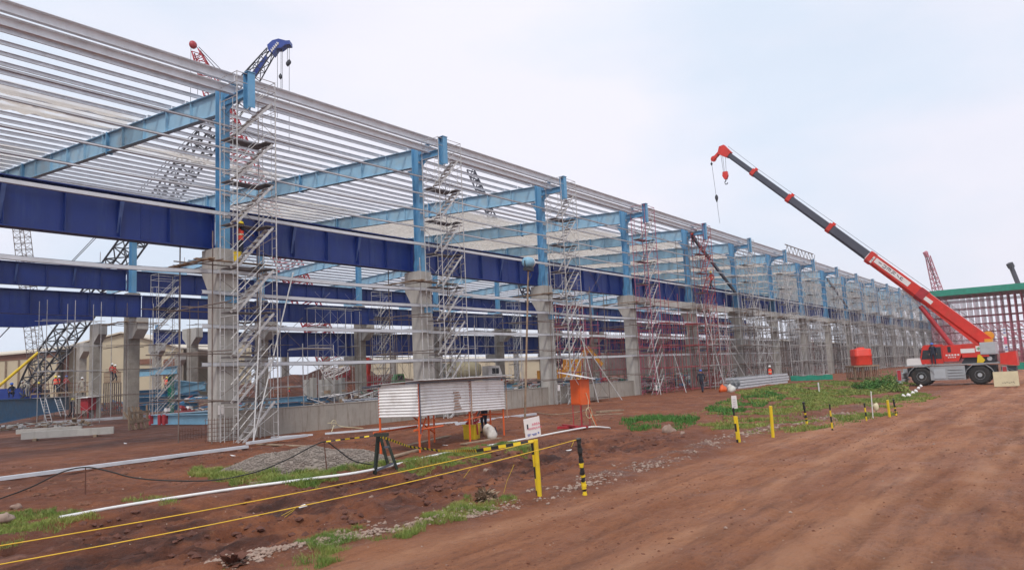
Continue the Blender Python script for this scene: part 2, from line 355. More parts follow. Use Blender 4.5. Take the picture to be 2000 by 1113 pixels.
def masks(x, y):
    e = road_edge(x); wob = (fbm(x*.8, y*.8, 4, 3)-.5)*1.6
    road_ = ss(.3, -.7, y-e+wob*.5)*ss(2, -1, -38-y)
    churn = ss(-19.2, -18.0, y+wob*.5)*ss(-14.0, -15.6, y+wob*.6)*ss(6, 0, x+wob*2)
    churn2 = ss(-8.5, -7, y+wob)*ss(12, 3, x)*ss(-1.0, -3, y+wob)*.55
    right = ss(.55, .75, fbm(x*.5, y*.9, 4, 21))*ss(-26.0, -27.2, y)*.9
    rut = 0
    for c, a, w_ in ((-21.9, .5, .10), (-22.7, .8, .12), (-23.0, .5, .08), (-24.2, .7, .12), (-24.6, .9, .10), (-25.6, .8, .14), (-26.2, 1., .16), (-26.8, .9, .13), (-27.4, 1., .15)):
        yc = c+.22*np.sin(x*.17+c*1.3)+.05*np.sin(x*.9+c); rut = np.maximum(rut, (.75+.25*np.sin(x*28+np.sin((y-yc)*30)))*a*np.exp(-((y-yc)/w_)**2)*ss(.38, .55, fbm(x*.35+c*7, y*.6, 3, 9)))
    rut = rut*road_
    inner = ss(0, 6, y)*.97*ss(.22, .45, fbm(x*.15, y*.15, 3, 31))
    ch = np.clip(np.maximum.reduce([churn*ss(.38, .55, fbm(x*1.1, y*1.6, 4, 5)), churn2*ss(.35, .6, fbm(x*.7, y*1.1, 4, 6)), right, rut*.5, inner, road_*.32*ss(.55, .72, fbm(x*.5, y*7, 4, 25))]), 0, 1)
    peb = np.exp(-((y-e-.55)/.45)**2)*ss(.35, .6, fbm(x*1.3, y*1.3, 3, 12))
    return road_, ch, peb, churn, rut
def pale(x, y):
    s_ = 0
    for c in (-21.3, -23.6, -25.15, -26.5): s_ = np.maximum(s_, np.exp(-((y-c-.22*np.sin(x*.17+c*1.3))/.30)**2))
    return s_*ss(.3, .55, fbm(x*.3, y*.8, 3, 44))
def Hgt(x, y):
    x = np.asarray(x, float); y = np.asarray(y, float)
    road_, ch, peb, churn, rut = masks(x, y)
    z = (fbm(x*.25, y*.25, 4, 1)-.5)*.16*(1-road_*.8)*ss(-1.2, -3, y)
    z = z+(fbm(x*2.2, y*2.6, 5, 2)-.5)*.15*(1-road_*.80)*ss(0, -3, y)
    z = z-.38*ss(16, 46, x)*ss(-8, -15, y)*ss(400, 100, x)
    z = z+churn*(-.10+(fbm(x*.9, y*3.0, 6, 7)-.45)*.46+(fbm(x*4.5, y*9, 4, 17)-.5)*.17)
    z = z+.16*np.exp(-((y+14.4)/.5)**2)*ss(4, -1, x)*fbm(x*.8, y, 3, 8)*1.5
    z = z-rut*.07+road_*((fbm(x*.6, y*2.5, 4, 14)-.5)*.06+(fbm(x*.8, y*9, 3, 19)-.5)*.035+(fbm(x*6, y*6, 3, 23)-.5)*.02)
    z = z+peb*.05
    z = z+ss(-9.6, -8.6, y)*ss(-1.5, -4, y)*ss(3, 6, x)*ss(13, 10, x)*.16
    rim = ss(70, 120, np.abs(x-40))*0
    return z+rim
def gz(x, y): return float(Hgt(np.array([x]), np.array([y]))[0])
def G(px, py, z=None):
    p = atZ(px, py, 0.0 if z is None else z)
    if z is None:
        for _ in range(3): p = atZ(px, py, gz(p.x, p.y))
    return p
def axis(lo, hi, d0, c, g):
    r = [c]
    while r[-1] < hi: r.append(r[-1]+d0+g*abs(r[-1]-c))
    q = [c]
    while q[-1] > lo: q.append(q[-1]-d0-g*abs(q[-1]-c))
    return np.array(sorted(set(q+r)))
ax_ = np.concatenate([np.arange(-13.5, -2, .062), axis(-2, 2500, .062, -2, .009)[1:]]); ax_ = ax_[ax_ > -13.5]
ax_ = np.concatenate([[-2500, -900, -300, -100, -50, -30, -20, -16, -14.5], ax_])
ay_ = np.concatenate([[-2500, -900, -300, -120, -70, -50, -42, -36, -32, -30.5], np.arange(-29.5, -12, .07), axis(-12, 2500, .07, -12, .012)[1:]]); ay_ = np.unique(ay_)
GX, GY = np.meshgrid(ax_, ay_); GZ = Hgt(GX, GY)
rm, cm, pm, _, _ = masks(GX, GY)
nx, ny = len(ax_), len(ay_)
idx = np.arange(nx*ny).reshape(ny, nx)
quads = np.stack([idx[:-1, :-1], idx[:-1, 1:], idx[1:, 1:], idx[1:, :-1]], -1).reshape(-1, 4)
onroad = (rm.ravel()[quads].mean(1) > .5)
def npmesh(name, V, Q, mat, zone=None, smooth=True):
    used = np.unique(Q); re = np.full(len(V), -1); re[used] = np.arange(len(used)); V = V[used]; Q2 = re[Q]
    me = bpy.data.meshes.new(name); k = Q.shape[1]
    me.vertices.add(len(V)); me.vertices.foreach_set('co', V.astype(np.float32).ravel())
    me.loops.add(Q2.size); me.loops.foreach_set('vertex_index', Q2.astype(np.int32).ravel())
    me.polygons.add(len(Q2)); me.polygons.foreach_set('loop_start', (np.arange(len(Q2))*k).astype(np.int32))
    me.update(calc_edges=True)
    me.polygons.foreach_set('use_smooth', np.full(len(Q2), smooth)); me.materials.append(mat)
    if zone is not None:
        a = me.color_attributes.new('zone', 'FLOAT_COLOR', 'POINT'); a.data.foreach_set('color', zone[used].astype(np.float32).ravel())
    o = bpy.data.objects.new(name, me); COL.objects.link(o); return o
V = np.stack([GX, GY, GZ], -1).reshape(-1, 3); Z4 = np.stack([rm, cm, pm, pale(GX, GY)], -1).reshape(-1, 4)
tag(npmesh('ground', V, quads[~onroad], m_ground, Z4), kind='structure')
tag(npmesh('road', V, quads[onroad], m_ground, Z4), kind='structure')

# ------------------------------------------------------------------ the steel hall: concrete columns, steel columns, girders
B = 12.0; NB = 19
def where(n): return 'leftmost in view' if n == 0 else ORD[n]+' from the left'
def conc_col():
    r = thing('concrete_column', '', 'column')
    b = MB(); b.hexa([(-.48, 0, -.5), (.48, 0, -.5), (.48, .66, -.5), (-.48, .66, -.5), (-.48, 0, 7.93), (.48, 0, 7.93), (.48, .66, 7.93), (-.48, .66, 7.93)])
    b.build('shaft', m_conc, r)
    c = MB(); c.extrude([(.662, 6.14), (1.12, 6.9), (1.12, 7.925), (.662, 7.925)], 'X', -.476, .476); c.build('corbel', m_conc, r)
    c = MB(); c.box(-.30, .30, -.022, -.001, .2, 5.6); c.build('recessed_panel', m_concd, r) if False else None
    c = MB()
    for q in (-.36, -.12, .12, .36): c.tube((q, .2, 7.9), (q+.02, .2, 8.25), .014, 5)
    c.build('anchor_bolts', m_scafd, r); return r
C0 = conc_col()
for n in range(NB):
    lab = 'grey precast concrete column with a corbel, '+where(n)+' in the facade row'
    if n == 0: C0['label'] = lab; C0['group'] = 'facade concrete columns'; C0.location = (0, 0, 0)
    else: copyto(C0, (n*B, 0, 0), 0, lab)
def steel_col():
    r = thing('steel_column', '', 'steel column')
    b = MB(); b.ibeam((0, .33, 7.97), (0, .33, 14.95), .52, .36, .02, .03, (0, 1, 0)); b.build('shaft', m_blue, r)
    b = MB(); b.box(-.32, .32, .02, .64, 7.935, 7.975); b.build('base_plate', m_blue, r)
    b = MB(); b.extrude([(.60, 8.0), (.95, 8.0), (.60, 9.2)], 'X', -.012, .012); b.extrude([(.60, 13.0), (1.1, 13.75), (.60, 13.75)], 'X', -.012, .012); b.build('gusset', m_blue, r)
    b = MB(); b.ibeam((0, .05, 14.33), (0, -1.45, 14.33), .36, .2, .015, .02)
    b.extrude([(.05, 13.75), (.05, 14.14), (-.5, 14.14)], 'X', -.01, .01)
    b.box(-.12, .12, -.55, -.35, 14.52, 14.98); b.build('eave_bracket', m_blue, r)
    b = MB(); b.ibeam((0, -1.63, 13.62), (0, -1.63, 15.12), .34, .34, .018, .02, (0, 1, 0)); b.box(-.2, .2, -1.83, -1.43, 15.125, 15.15); b.build('bracket_post', m_blue, r)
    b = MB()
    for k in range(6): b.box(-.19, .19, .045, .065, 9.3+k*.95-.05, 9.3+k*.95+.05)
    b.build('girt_cleats', m_galv, r); return r
K0 = steel_col()
for n in range(NB):
    lab = 'light blue steel column standing on the facade concrete column '+where(n)
    if n == 0: K0['label'] = lab; K0['group'] = 'facade steel columns'
    else: copyto(K0, (n*B, 0, 0), 0, lab)
def girder(Y, z0, z1, bf, mt, name='crane_girder', brace=True, x0=.06, x1=11.94):
    r = thing(name, '', 'girder', (0, Y, 0))
    b = MB(); b.ibeam((x0, 0, (z0+z1)/2), (x1, 0, (z0+z1)/2), z1-z0, bf, .02, .04); b.build('web_and_flanges', mt, r)
    for k in range(7):
        s_ = MB(); x = x0+.02+k*(x1-x0-.04)/6
        s_.box(x-.008, x+.008, -bf*.36, -.012, z0+.05, z1-.05); s_.build('stiffener', mt, r)
    for x in (3.0, 9.05):
        s_ = MB(); s_.box(x-.22, x+.22, -.026, -.0125, z0+.12, z1-.12)
        for k in range(9): [s_.tube((x+dx, -.026, z0+.2+k*(z1-z0-.4)/8), (x+dx, -.042, z0+.2+k*(z1-z0-.4)/8), .018, 6) for dx in (-.15, .15)]
        s_.build('splice_plate', mt, r)
    if brace:
        for x in (4.0, 8.0): s_ = MB(); s_.hexa([(x-.1, -.03, z0+.25), (x+.02, -.03, z0+.25), (x+.02, -.015, z0+.25), (x-.1, -.015, z0+.25), (x-.1, -.36, z1-.2), (x+.05, -.36, z1-.2), (x+.05, -.34, z1-.2), (x-.1, -.34, z1-.2)]); s_.build('brace', m_navy2, r)
    return r
def run(proto, bays, lab, group):
    for i, n in enumerate(bays):
        l_ = lab(n)
        if i == 0: proto.location.x = n*B; proto['label'] = l_; proto['group'] = group
        else: copyto(proto, (n*B, proto.location.y, proto.location.z), None, l_)
def bayname(n): return 'left of the first facade column' if n < 0 else 'between the '+ORD[n]+' and '+ORD[n+1]+' facade columns'
run(girder(.98, 8.0, 9.8, .5, m_navy), range(-2, NB-1), lambda n: 'deep navy crane girder '+bayname(n) if n > -2 else 'deep navy crane girder at the far left edge above the site', 'facade crane girders')
# plinth wall between the first four columns
b = MB(); b.box(.5, 11.5, .12, .42, -.4, 1.12)
pw = thing('plinth_wall', '', 'wall'); b.build('wall_panel', m_plinth, pw); b = MB(); b.box(.5, 11.5, .10, .44, 1.122, 1.16); b.build('coping', m_concd, pw)
run(pw, range(3), lambda n: 'low grey concrete plinth wall '+bayname(n), 'plinth walls')
b = MB(); b.box(.5, 11.5, .06, .60, 7.3, 7.88); tb = b.build('tie_beam', m_conc); tb['category'] = 'beam'; run(tb, range(3, 18), lambda n: 'concrete tie beam at corbel height '+bayname(n), 'concrete tie beams of the facade')
# girts
GLV = [('lowest', 3.12, .07), ('second lowest', 4.62, .05), ('third lowest', 6.05, .10), ('fourth lowest', 6.93, .16), ('thick middle', 9.38, .03),
       ('first thin upper', 10.35, .05), ('second thin upper', 11.3, .06), ('third thin upper', 12.25, .05), ('topmost thin', 13.2, .05)]
for nm, z, sag in GLV:
    lo = z < 6.5
    for n in range(0 if lo else -1, (10 if z > 9.5 else 13) if not lo else 6):
        x0 = -1.2 if (lo and n == 0) else .01
        b = MB(); hh_ = (.165 if n < 4 else .12) if z < 9.5 else .085; s2 = sag*random.uniform(.2, 1.5)
        b.channel((x0, -.13, 0), (11.99, -.13, 0), hh_, .08, 1, .012, s2, 8)
        o = b.build('side_rail', m_girt, None); o.location = (n*B, 0, z+random.uniform(-.03, .03))
        tag(o, 'pale '+nm+' side rail '+bayname(n), 'side rail', 'horizontal side rails of the facade')
# eave beams
for nm, z, hh_ in (('upper', 15.15, .40), ('lower', 14.62, .36)):
    b = MB(); b.channel((.01, -.56, 0), (11.99, -.56, 0), hh_, .20, -1, .012); b.box(.01, 11.99, -.47, -.44, -hh_/2+.02, hh_/2-.02) if False else None
    proto = b.build('eave_beam', m_eave); proto.location.z = z
    run(proto, range(-2, NB-1), lambda n: ('wide silver '+nm+' eave beam '+bayname(n)) if n > -2 else 'wide silver '+nm+' eave beam at the far left edge of the roof', 'eave beams')
# rafters of the front nave
RZ = lambda y: 14.86+.053*y
def rafter():
    r = thing('roof_rafter', '', 'rafter')
    segs = [(.6, 10.6), (10.63, 21.3), (21.33, 31.9)]
    for a, b_ in segs:
        q = MB(); q.ibeam((0, a, RZ(a)-.52), (0, b_, RZ(b_)-.52), 1.02, .30, .016, .022); q.build('beam_segment', m_blue2, r)
    for a in [s_[1] for s_ in segs[:2]]:
        q = MB(); q.box(-.17, .17, a-.02, a+.05, RZ(a)-1.12, RZ(a)+.03); q.build('splice_plate', m_blue, r)
    for k in range(1, 15):
        y = .6+k*2.1
        if abs(y-10.6) > .3 and abs(y-21.3) > .3 and y < 31: q = MB(); q.box(-.14, -.012, y-.008, y+.008, RZ(y)-.98, RZ(y)-.04); q.build('stiffener', m_blue2, r)
    return r
run(rafter(), range(-1, NB), lambda n: 'light blue roof rafter running back from '+('left of the first facade column' if n < 0 else 'the '+ORD[n]+' facade column'), 'front nave roof rafters')
# purlins: the nearest ones each a thing, the far ones as one mass
NP = 27; far = MB()
for k in range(NP):
    y = 1.0+k*1.16; sag = random.uniform(0, .05)
    b = MB(); b.channel((.01, 0, 0), (11.99, 0, 0), .17, .065, -1, .008, sag, 3)
    me = None
    for n in range(-1, 16):
        if n <= 9:
            if me is None: o = b.build('roof_purlin', m_galv); me = o.data
            else: o = bpy.data.objects.new('roof_purlin', me); COL.objects.link(o)
            o.location = (n*B, y+random.uniform(-.03, .03), RZ(y)+.115+random.uniform(-.015, .02)); o.rotation_euler.z = random.uniform(-.0025, .0025)
            tag(o, 'silver roof purlin, '+ORD[k]+' from the eave, '+bayname(n), 'purlin', 'roof purlins of the front nave')
        else: far.channel((n*B+.01, y, RZ(y)+.115), (n*B+11.99, y, RZ(y)+.115), .22, .10, -1, .01)
tag(far.build('distant_roof_purlin', m_galv), 'distant silver roof purlins over the far right bays of the hall', 'purlin', kind='stuff')
# sag rods and safety nets over the purlins
def net(n, k0, k1, sag, seed):
    rr = random.Random(seed); nx_, ny_ = 26, (k1-k0)*3; vs = []
    for j in range(ny_+1):
        for i in range(nx_+1):
            x = i/nx_*11.8+.1; yk = k0+(k1-k0)*j/ny_; y = 1.0+yk*1.16; f = abs(math.sin(yk*PI))
            z = RZ(y)+.24-sag*f*(.4+.6*math.sin(PI*i/nx_))*(.7+.5*rr.random())-.03
            vs.append((x, y, z))
    fs = [(j*(nx_+1)+i, j*(nx_+1)+i+1, (j+1)*(nx_+1)+i+1, (j+1)*(nx_+1)+i) for j in range(ny_) for i in range(nx_)]
    m = MB(); m.add(vs, fs); o = m.build('safety_net', m_net, None, True); o.location.x = n*B; return o
for i, (n, a, b_, sg) in enumerate([(-1, 5, 8, .45), (-1, 14, 22, .15), (0, 9, 11, .3), (1, 14, 26, .2), (2, 8, 20, .7), (3, 5, 24, .8), (4, 3, 24, .7), (5, 3, 25, .8), (6, 2, 25, .9), (7, 2, 25, .9), (8, 2, 25, .9), (9, 2, 25, .9), (10, 2, 25, .9), (11, 2, 25, .9), (12, 2, 25, .9)]):
    tag(net(n, a, b_, sg, i), 'beige roof safety net '+bayname(n)+(', near the eave' if n == -1 and a == 5 else ', farther back' if n == -1 else ''), 'net', 'safety nets on the roof')

# ------------------------------------------------------------------ rows behind
def conc2(z1=10.0):
    r = thing('concrete_column', '', 'column')
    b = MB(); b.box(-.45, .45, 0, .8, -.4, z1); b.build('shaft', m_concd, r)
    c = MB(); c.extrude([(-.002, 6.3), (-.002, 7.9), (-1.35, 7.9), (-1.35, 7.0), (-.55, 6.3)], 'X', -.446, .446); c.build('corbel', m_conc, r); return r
r2 = conc2(); r2.location = (0, 32.0, 0)
lowc = MB(); lowc.extrude([(.802, 3.6), (2.4, 4.1), (2.4, 4.75), (.802, 4.75)], 'X', -.5, .5)
for n in range(0, 13):
    lab = 'concrete column of the second row, '+where(n)+', seen behind the facade'
    if n == 0: o = r2; o['label'] = lab; o['group'] = 'second row concrete columns'
    else: o = copyto(r2, (n*B, 32.0, 0), 0, lab)
    if n == 2: lc = lowc.build('low_corbel', m_conc, o)
    elif n > 2: q = lc.copy(); COL.objects.link(q); q.parent = o
k2 = thing('steel_column', '', 'steel column', (0, 32.4, 0)); b = MB(); b.ibeam((0, 0, 10.04), (0, 0, 15.6), .5, .4, .02, .03, (0, 1, 0)); b.build('shaft', m_blue, k2)
b = MB(); b.box(-.35, .35, -.38, .38, 10.0, 10.035); b.build('base_plate', m_blue, k2)
run(k2, range(0, 13), lambda n: 'blue steel column on the second row concrete column '+where(n), 'second row steel columns')
run(girder(31.0, 7.93, 9.68, .45, m_navy, brace=False), range(-2, 13), lambda n: 'near side navy girder of the second row, '+(bayname(n) if n > -2 else 'outermost at the left edge'), 'second row crane girders')
run(girder(33.5, 10.3, 12.0, .45, m_navy, brace=True), range(-2, 13), lambda n: 'upper far side navy girder of the second row, '+(bayname(n) if n > -2 else 'outermost at the left edge'), 'second row upper crane girders')
run(girder(34.0, 4.78, 7.2, .45, m_navy, brace=False), range(2, 12), lambda n: 'low navy crane girder behind the second row '+bayname(n), 'second row low girders')
# tapered girder and farther columns at the left
g = thing('crane_girder', 'far navy girder with a tapered end resting on a short column at the left', 'girder', (0, 43, 0))
for nmz in (0,):
    xe = atY(182, 630, 43).x
    b = MB(); b.extrude([(-30, 8.0), (xe-5.5, 8.0), (xe, 8.75), (xe, 9.9), (-30, 9.9)], 'Y', -.012, .012)
    b.box(-30, xe, -.22, .22, 9.91, 9.95); b.beam((-30, 0, 7.97), (xe-5.5, 0, 7.97), .44, .04); b.beam((xe-5.5, 0, 7.97), (xe, 0, 8.72), .44, .04); b.build('tapered_web', m_navy, g)
def farcol(px, ptop, Y, lab, z0=-.3, w_=.38, cor=-1, steel=None):
    p = atY(px, ptop, Y); r = thing('concrete_column', lab, 'column', (p.x, Y, 0), 0, 'far concrete columns')
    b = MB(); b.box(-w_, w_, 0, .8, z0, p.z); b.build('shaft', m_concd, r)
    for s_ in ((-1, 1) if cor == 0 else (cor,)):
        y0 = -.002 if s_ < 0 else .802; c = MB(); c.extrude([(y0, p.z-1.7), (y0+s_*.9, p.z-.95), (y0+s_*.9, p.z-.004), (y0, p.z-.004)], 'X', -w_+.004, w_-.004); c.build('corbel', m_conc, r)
    if steel:
        b = MB(); b.ibeam((0, .4, p.z+.01), (0, .4, p.z+steel), .4, .3, .02, .03, (0, 1, 0)); b.build('steel_stub', m_blue, r)
farcol(192, 633, 42, 'concrete column with a small corbel just left of the second row column')
farcol(380, 641, 44, 'concrete column with corbels both sides seen left of the first facade column', cor=0)
farcol(163, 670, 60, 'slim concrete column wrapped in scaffold tubes near the cream warehouse')
farcol(310, 670, 60, 'slim concrete column carrying a short blue steel stub', cor=0, steel=2.2)
farcol(352, 690, 75, 'distant concrete column before the cream warehouse', cor=-1)
for i, px in enumerate((560, 640, 770, 860, 1010, 1180, 1270)):
    farcol(px, 668+i*1.5, 62, 'distant third row concrete column, '+ORD[i]+' from the left', cor=0)
gb = thing('crane_girder', 'navy girder far behind, just right of the blue steel stub', 'girder', (0, 60, 0))
x0, x1 = atY(300, 655, 60).x, atY(600, 655, 60).x; z1 = atY(360, 647, 60).z; b = MB(); b.ibeam((x0, 0, z1-.8), (x1, 0, z1-.8), 1.6, .4); b.build('web_and_flanges', m_navy, gb)
# second nave roof (from the third bay on)
def rafter2():
    r = thing('roof_rafter', '', 'rafter'); f = lambda y: 15.9-.045*(y-32)
    q = MB(); q.ibeam((0, 32.7, f(32.7)-.5), (0, 48, f(48)-.5), .95, .3, .016, .022); q.build('beam_segment', m_blue2, r)
    q = MB(); q.ibeam((0, 48.05, f(48)-.5), (0, 63, f(63)-.5), .95, .3, .016, .022); q.build('beam_segment', m_blue2, r)
    for k in range(7): q = MB(); y = 34+k*4.1; q.box(-.14, -.012, y-.01, y+.01, f(y)-.95, f(y)-.05); q.build('stiffener', m_blue2, r)
    return r
run(rafter2(), range(2, 13), lambda n: 'rear nave blue rafter on the second row column '+where(n), 'rear nave roof rafters')
b = MB(); f2 = lambda y: 15.9-.045*(y-32)
for k in range(20):
    y = 33.2+k*1.5; b.channel((24.01, y, f2(y)+.1), (155, y, f2(y)+.1), .2, .1, -1, .01)
tag(b.build('rear_roof_purlin', m_girt), 'many pale purlins of the rear nave roof seen under the navy girder', 'purlin', kind='stuff')
# short loose rafter stubs on row two at the left
for px, py, lb in ((200, 522, 'left'), (365, 530, 'right')):
    p = atY(px, py, 34); r = thing('rafter_stub', 'short light blue rafter stub above the navy girders, '+lb+' one of two', 'rafter', p, 0, 'rafter stubs')
    q = MB(); q.ibeam((0, 0, 0), (0, 8, .9), .8, .3); q.build('beam_segment', m_blue2, r); q = MB(); q.tube((0, .4, .4), (0, .4, 1.3), .03); q.build('guard_post', m_scaf, r)

# ------------------------------------------------------------------ stair towers of frame scaffold
LV = 1.8; TW, TD = 1.83, 1.22
def stair_tower(lifts, mt=m_scaf, detail=True, z0=-.3, lab='', group='stair scaffold towers'):
    r = thing('stair_tower', lab, 'scaffold tower', (0, 0, 0), 0, group)
    rt = .026
    def frame(x, k, t=None):
        b = t or MB(); z = z0+k*LV
        for y in (0, TD): b.tube((x, y, z), (x, y, z+LV), rt, 6)
        b.tube((x, 0, z+LV-.12), (x, TD, z+LV-.12), .02, 5); b.tube((x, .3, z+.2), (x, .3, z+LV-.12), .014, 4); b.tube((x, TD-.3, z+.2), (x, TD-.3, z+LV-.12), .014, 4)
        for j in (.5, .95, 1.35): b.tube((x, 0, z+j), (x, .3, z+j), .012, 4); b.tube((x, TD, z+j), (x, TD-.3, z+j), .012, 4)
        return b
    def stair(k, t=None):
        b = t or MB(); z = z0+k*LV
        for y in (.08, .56): b.beam((.05, y, z+.02), (TW-.1, y, z+LV), .03, .09)
        for y in (.08, .56): b.tube((.05, y, z+.75), (TW-.2, y, z+LV+.55), .014, 4)
        for j in range(7):
            f = (j+.5)/7; b.box(.05+f*(TW-.15)-.11, .05+f*(TW-.15)+.11, .1, .54, z+f*LV-.01, z+f*LV+.015)
        return b
    def deck(k, t=None):
        b = t or MB(); z = z0+k*LV; b.box(.02, TW-.02, .64, TD-.02, z+.02, z+.07); b.box(TW-.45, TW-.02, .06, .62, z+.02, z+.06); return b
    def brace(k, t=None, sd=None):
        b = t or MB(); z = z0+k*LV
        for y in ((-.02, TD+.02) if sd is None else (sd,)): b.tube((0, y, z+.3), (TW, y, z+1.45), .011, 4); b.tube((0, y+.012, z+1.45), (TW, y+.012, z+.3), .011, 4)
        if sd is None: b.tube((0, TD, z+LV-.05), (TW, TD, z+LV-.05), .018, 4)
        return b
    T = None if detail else (MB(), MB())
    for k in range(lifts):
        if detail:
            frame(0, k).build('frame', mt, r); frame(TW, k).build('frame', mt, r); brace(k, None, -.02).build('cross_brace', m_scafd if k % 3 else mt, r); brace(k, None, TD+.02).build('cross_brace', m_scafd if k % 2 else mt, r)
            stair(k).build('stair_flight', m_scaf, r)
            if k % 1 == 0 and k > 0: deck(k).build('deck', m_deck, r)
        else: frame(0, k, T[0]); frame(TW, k, T[0]); brace(k, T[0]); stair(k, T[0]); deck(k, T[1]) if k else None
    zt = z0+lifts*LV; b = T[0] if T else MB()
    for x in (0, TW):
        for y in (0, TD): b.tube((x, y, zt), (x, y, zt+.95), .02, 5)
    for zz in (.5, .92):
        for y in (0, TD): b.tube((0, y, zt+zz), (TW, y, zt+zz), .018, 4)
        for x in (0, TW): b.tube((x, 0, zt+zz), (x, TD, zt+zz), .018, 4)
    if T: T[0].build('frames_and_stairs', mt, r); T[1].build('decks', m_deck, r)
    else: b.build('guard_rail', mt, r)
    return r
st0 = stair_tower(8); st0.location = (-.65, -1.75, 0)
st0['label'] = 'silver stair scaffold tower leaning by the first facade column, tallest in the photo'
tc_ = {3: m_scafm, 4: m_scafr}
for n in range(1, 7):
    c = copyto(st0, (n*B-.62+random.uniform(-.1, .25), -1.75, 0), random.uniform(-.02, .02), ('silver' if n not in tc_ else 'magenta painted' if n == 3 else 'half red') + ' stair scaffold tower at the '+ORD[n]+' facade column')
    if n in tc_: swap(c, {m_scaf: tc_[n]})
    if n == 3:
        for ch in c.children:
            if ch.name.startswith('stair_flight'): ch.material_slots[0].material = m_scaf
stf = stair_tower(8, detail=False); stf.location = (7*B-.6, -1.75, 0); stf['label'] = 'silver stair scaffold tower at the eighth facade column'
for n in range(8, NB): copyto(stf, (n*B-.6, -1.75, 0), random.uniform(-.03, .03), 'grey stair scaffold tower at the '+ORD[n]+' facade column')
# second, lower towers inside the hall
lo = stair_tower(4, detail=False, group='low stair towers inside the hall'); lo.location = (1.55, 2.6, 0); lo['label'] = 'lower silver stair tower just inside the plinth wall by the first tower'
for i, (x, y, k, lb) in enumerate([(12.9, 30, 0, 'at the second row column left of the first facade column'), (36.8, 30, 0, 'beside the second row column seen right of the first tower'), (60.5, 30, 0, 'beside the second row column under the lamp pole')]):
    c = stair_tower(6, detail=False, group='low stair towers inside the hall'); c.location = (x, y, 0); c.rotation_euler.z = .1*i; c['label'] = 'grey inner stair tower '+lb
    if i == 2: swap(c, {m_scaf: m_girt})
# tube scaffold wrapped round each concrete column
def col_scaf(top, seed, mt=m_scafd):
    rr = random.Random(seed); r = thing('column_scaffold', '', 'scaffold')
    P = [(-1.15, -.75), (.95, -.75), (-1.15, 1.7), (.95, 1.7)]
    for x, y in P: b = MB(); b.tube((x, y, -.05), (x+rr.uniform(-.05, .05), y, top+rr.uniform(.3, 1.0)), .026); b.build('standard', mt if rr.random() < .5 else m_scaf, r)
    for z in (1.6, 3.5, 5.4, 7.1):
        for y in (-.8, 1.75):
            b = MB(); b.tube((-1.9-rr.random()*1.0, y, z+rr.uniform(-.1, .1)), (1.4+rr.random()*.9, y, z+rr.uniform(-.1, .1)), .026); b.build('ledger', mt, r)
        b = MB(); b.tube((-1.2, -1.3-rr.random(), z+.06), (-1.2, 2.4+rr.random(), z+.06+rr.uniform(-.15, .15)), .026); b.tube((1.0, -1.2, z+.06), (1.0, 2.2, z+.06), .026); b.build('transom', mt, r)
    b = MB(); b.beam((-2.0, -.95, 7.2), (1.5, -.95, 7.22), .22, .035); b.build('plank', m_wood, r)
    b = MB(); b.beam((-1.5, 1.2, 7.2), (-1.5, 2.6, 7.2), .24, .045); b.beam((-1.4, -1.2, 7.25), (-1.4, 1.9, 7.25), .24, .045); b.build('plank', m_wood, r); return r
for n in range(0, 13):
    if n < 4: c = col_scaf(7.6, n)
    elif n == 4: c5 = col_scaf(7.8, 40, m_scafd); c = c5
    else: c = dup(c5)
    c.location = (n*B, 0, 0); tag(c, 'rusty tube scaffold wrapped round the '+ORD[n]+' facade concrete column', 'scaffold', 'scaffolds round the facade columns')
# extra access frames crowding the far columns
def access(w_, h_, seed, mt, m2=None, dep=1.2):
    rr = random.Random(seed); r = thing('access_scaffold', '', 'scaffold'); nx_ = max(1, round(w_/1.83)); nz_ = int(h_/1.8)
    b = MB(); b2 = MB()
    for i in range(nx_+1):
        for y in (0, dep): b.tube((i*1.83, y, -.3), (i*1.83+rr.uniform(-.04, .04), y, h_+rr.random()*.6), .024, 5)
    for k in range(nz_+1):
        z = .2+k*1.8
        for i in range(nx_+1): b.tube((i*1.83, 0, z), (i*1.83, dep, z), .018, 4)
        if rr.random() < .85:
            for y in (0, dep): b2.tube((-.3, y, z), (nx_*1.83+.3, y, z), .02, 4)
        for i in range(nx_):
            if rr.random() < .6: b2.tube((i*1.83, 0, z), ((i+1)*1.83, 0, z+1.5), .012, 4); b2.tube((i*1.83, 0, z+1.5), ((i+1)*1.83, 0, z), .012, 4)
            if rr.random() < .35: b.box(i*1.83, i*1.83+1.8, .1, dep-.1, z+.03, z+.07)
    b.build('frames', mt, r); b2.build('braces_and_ledgers', m2 or mt, r); return r
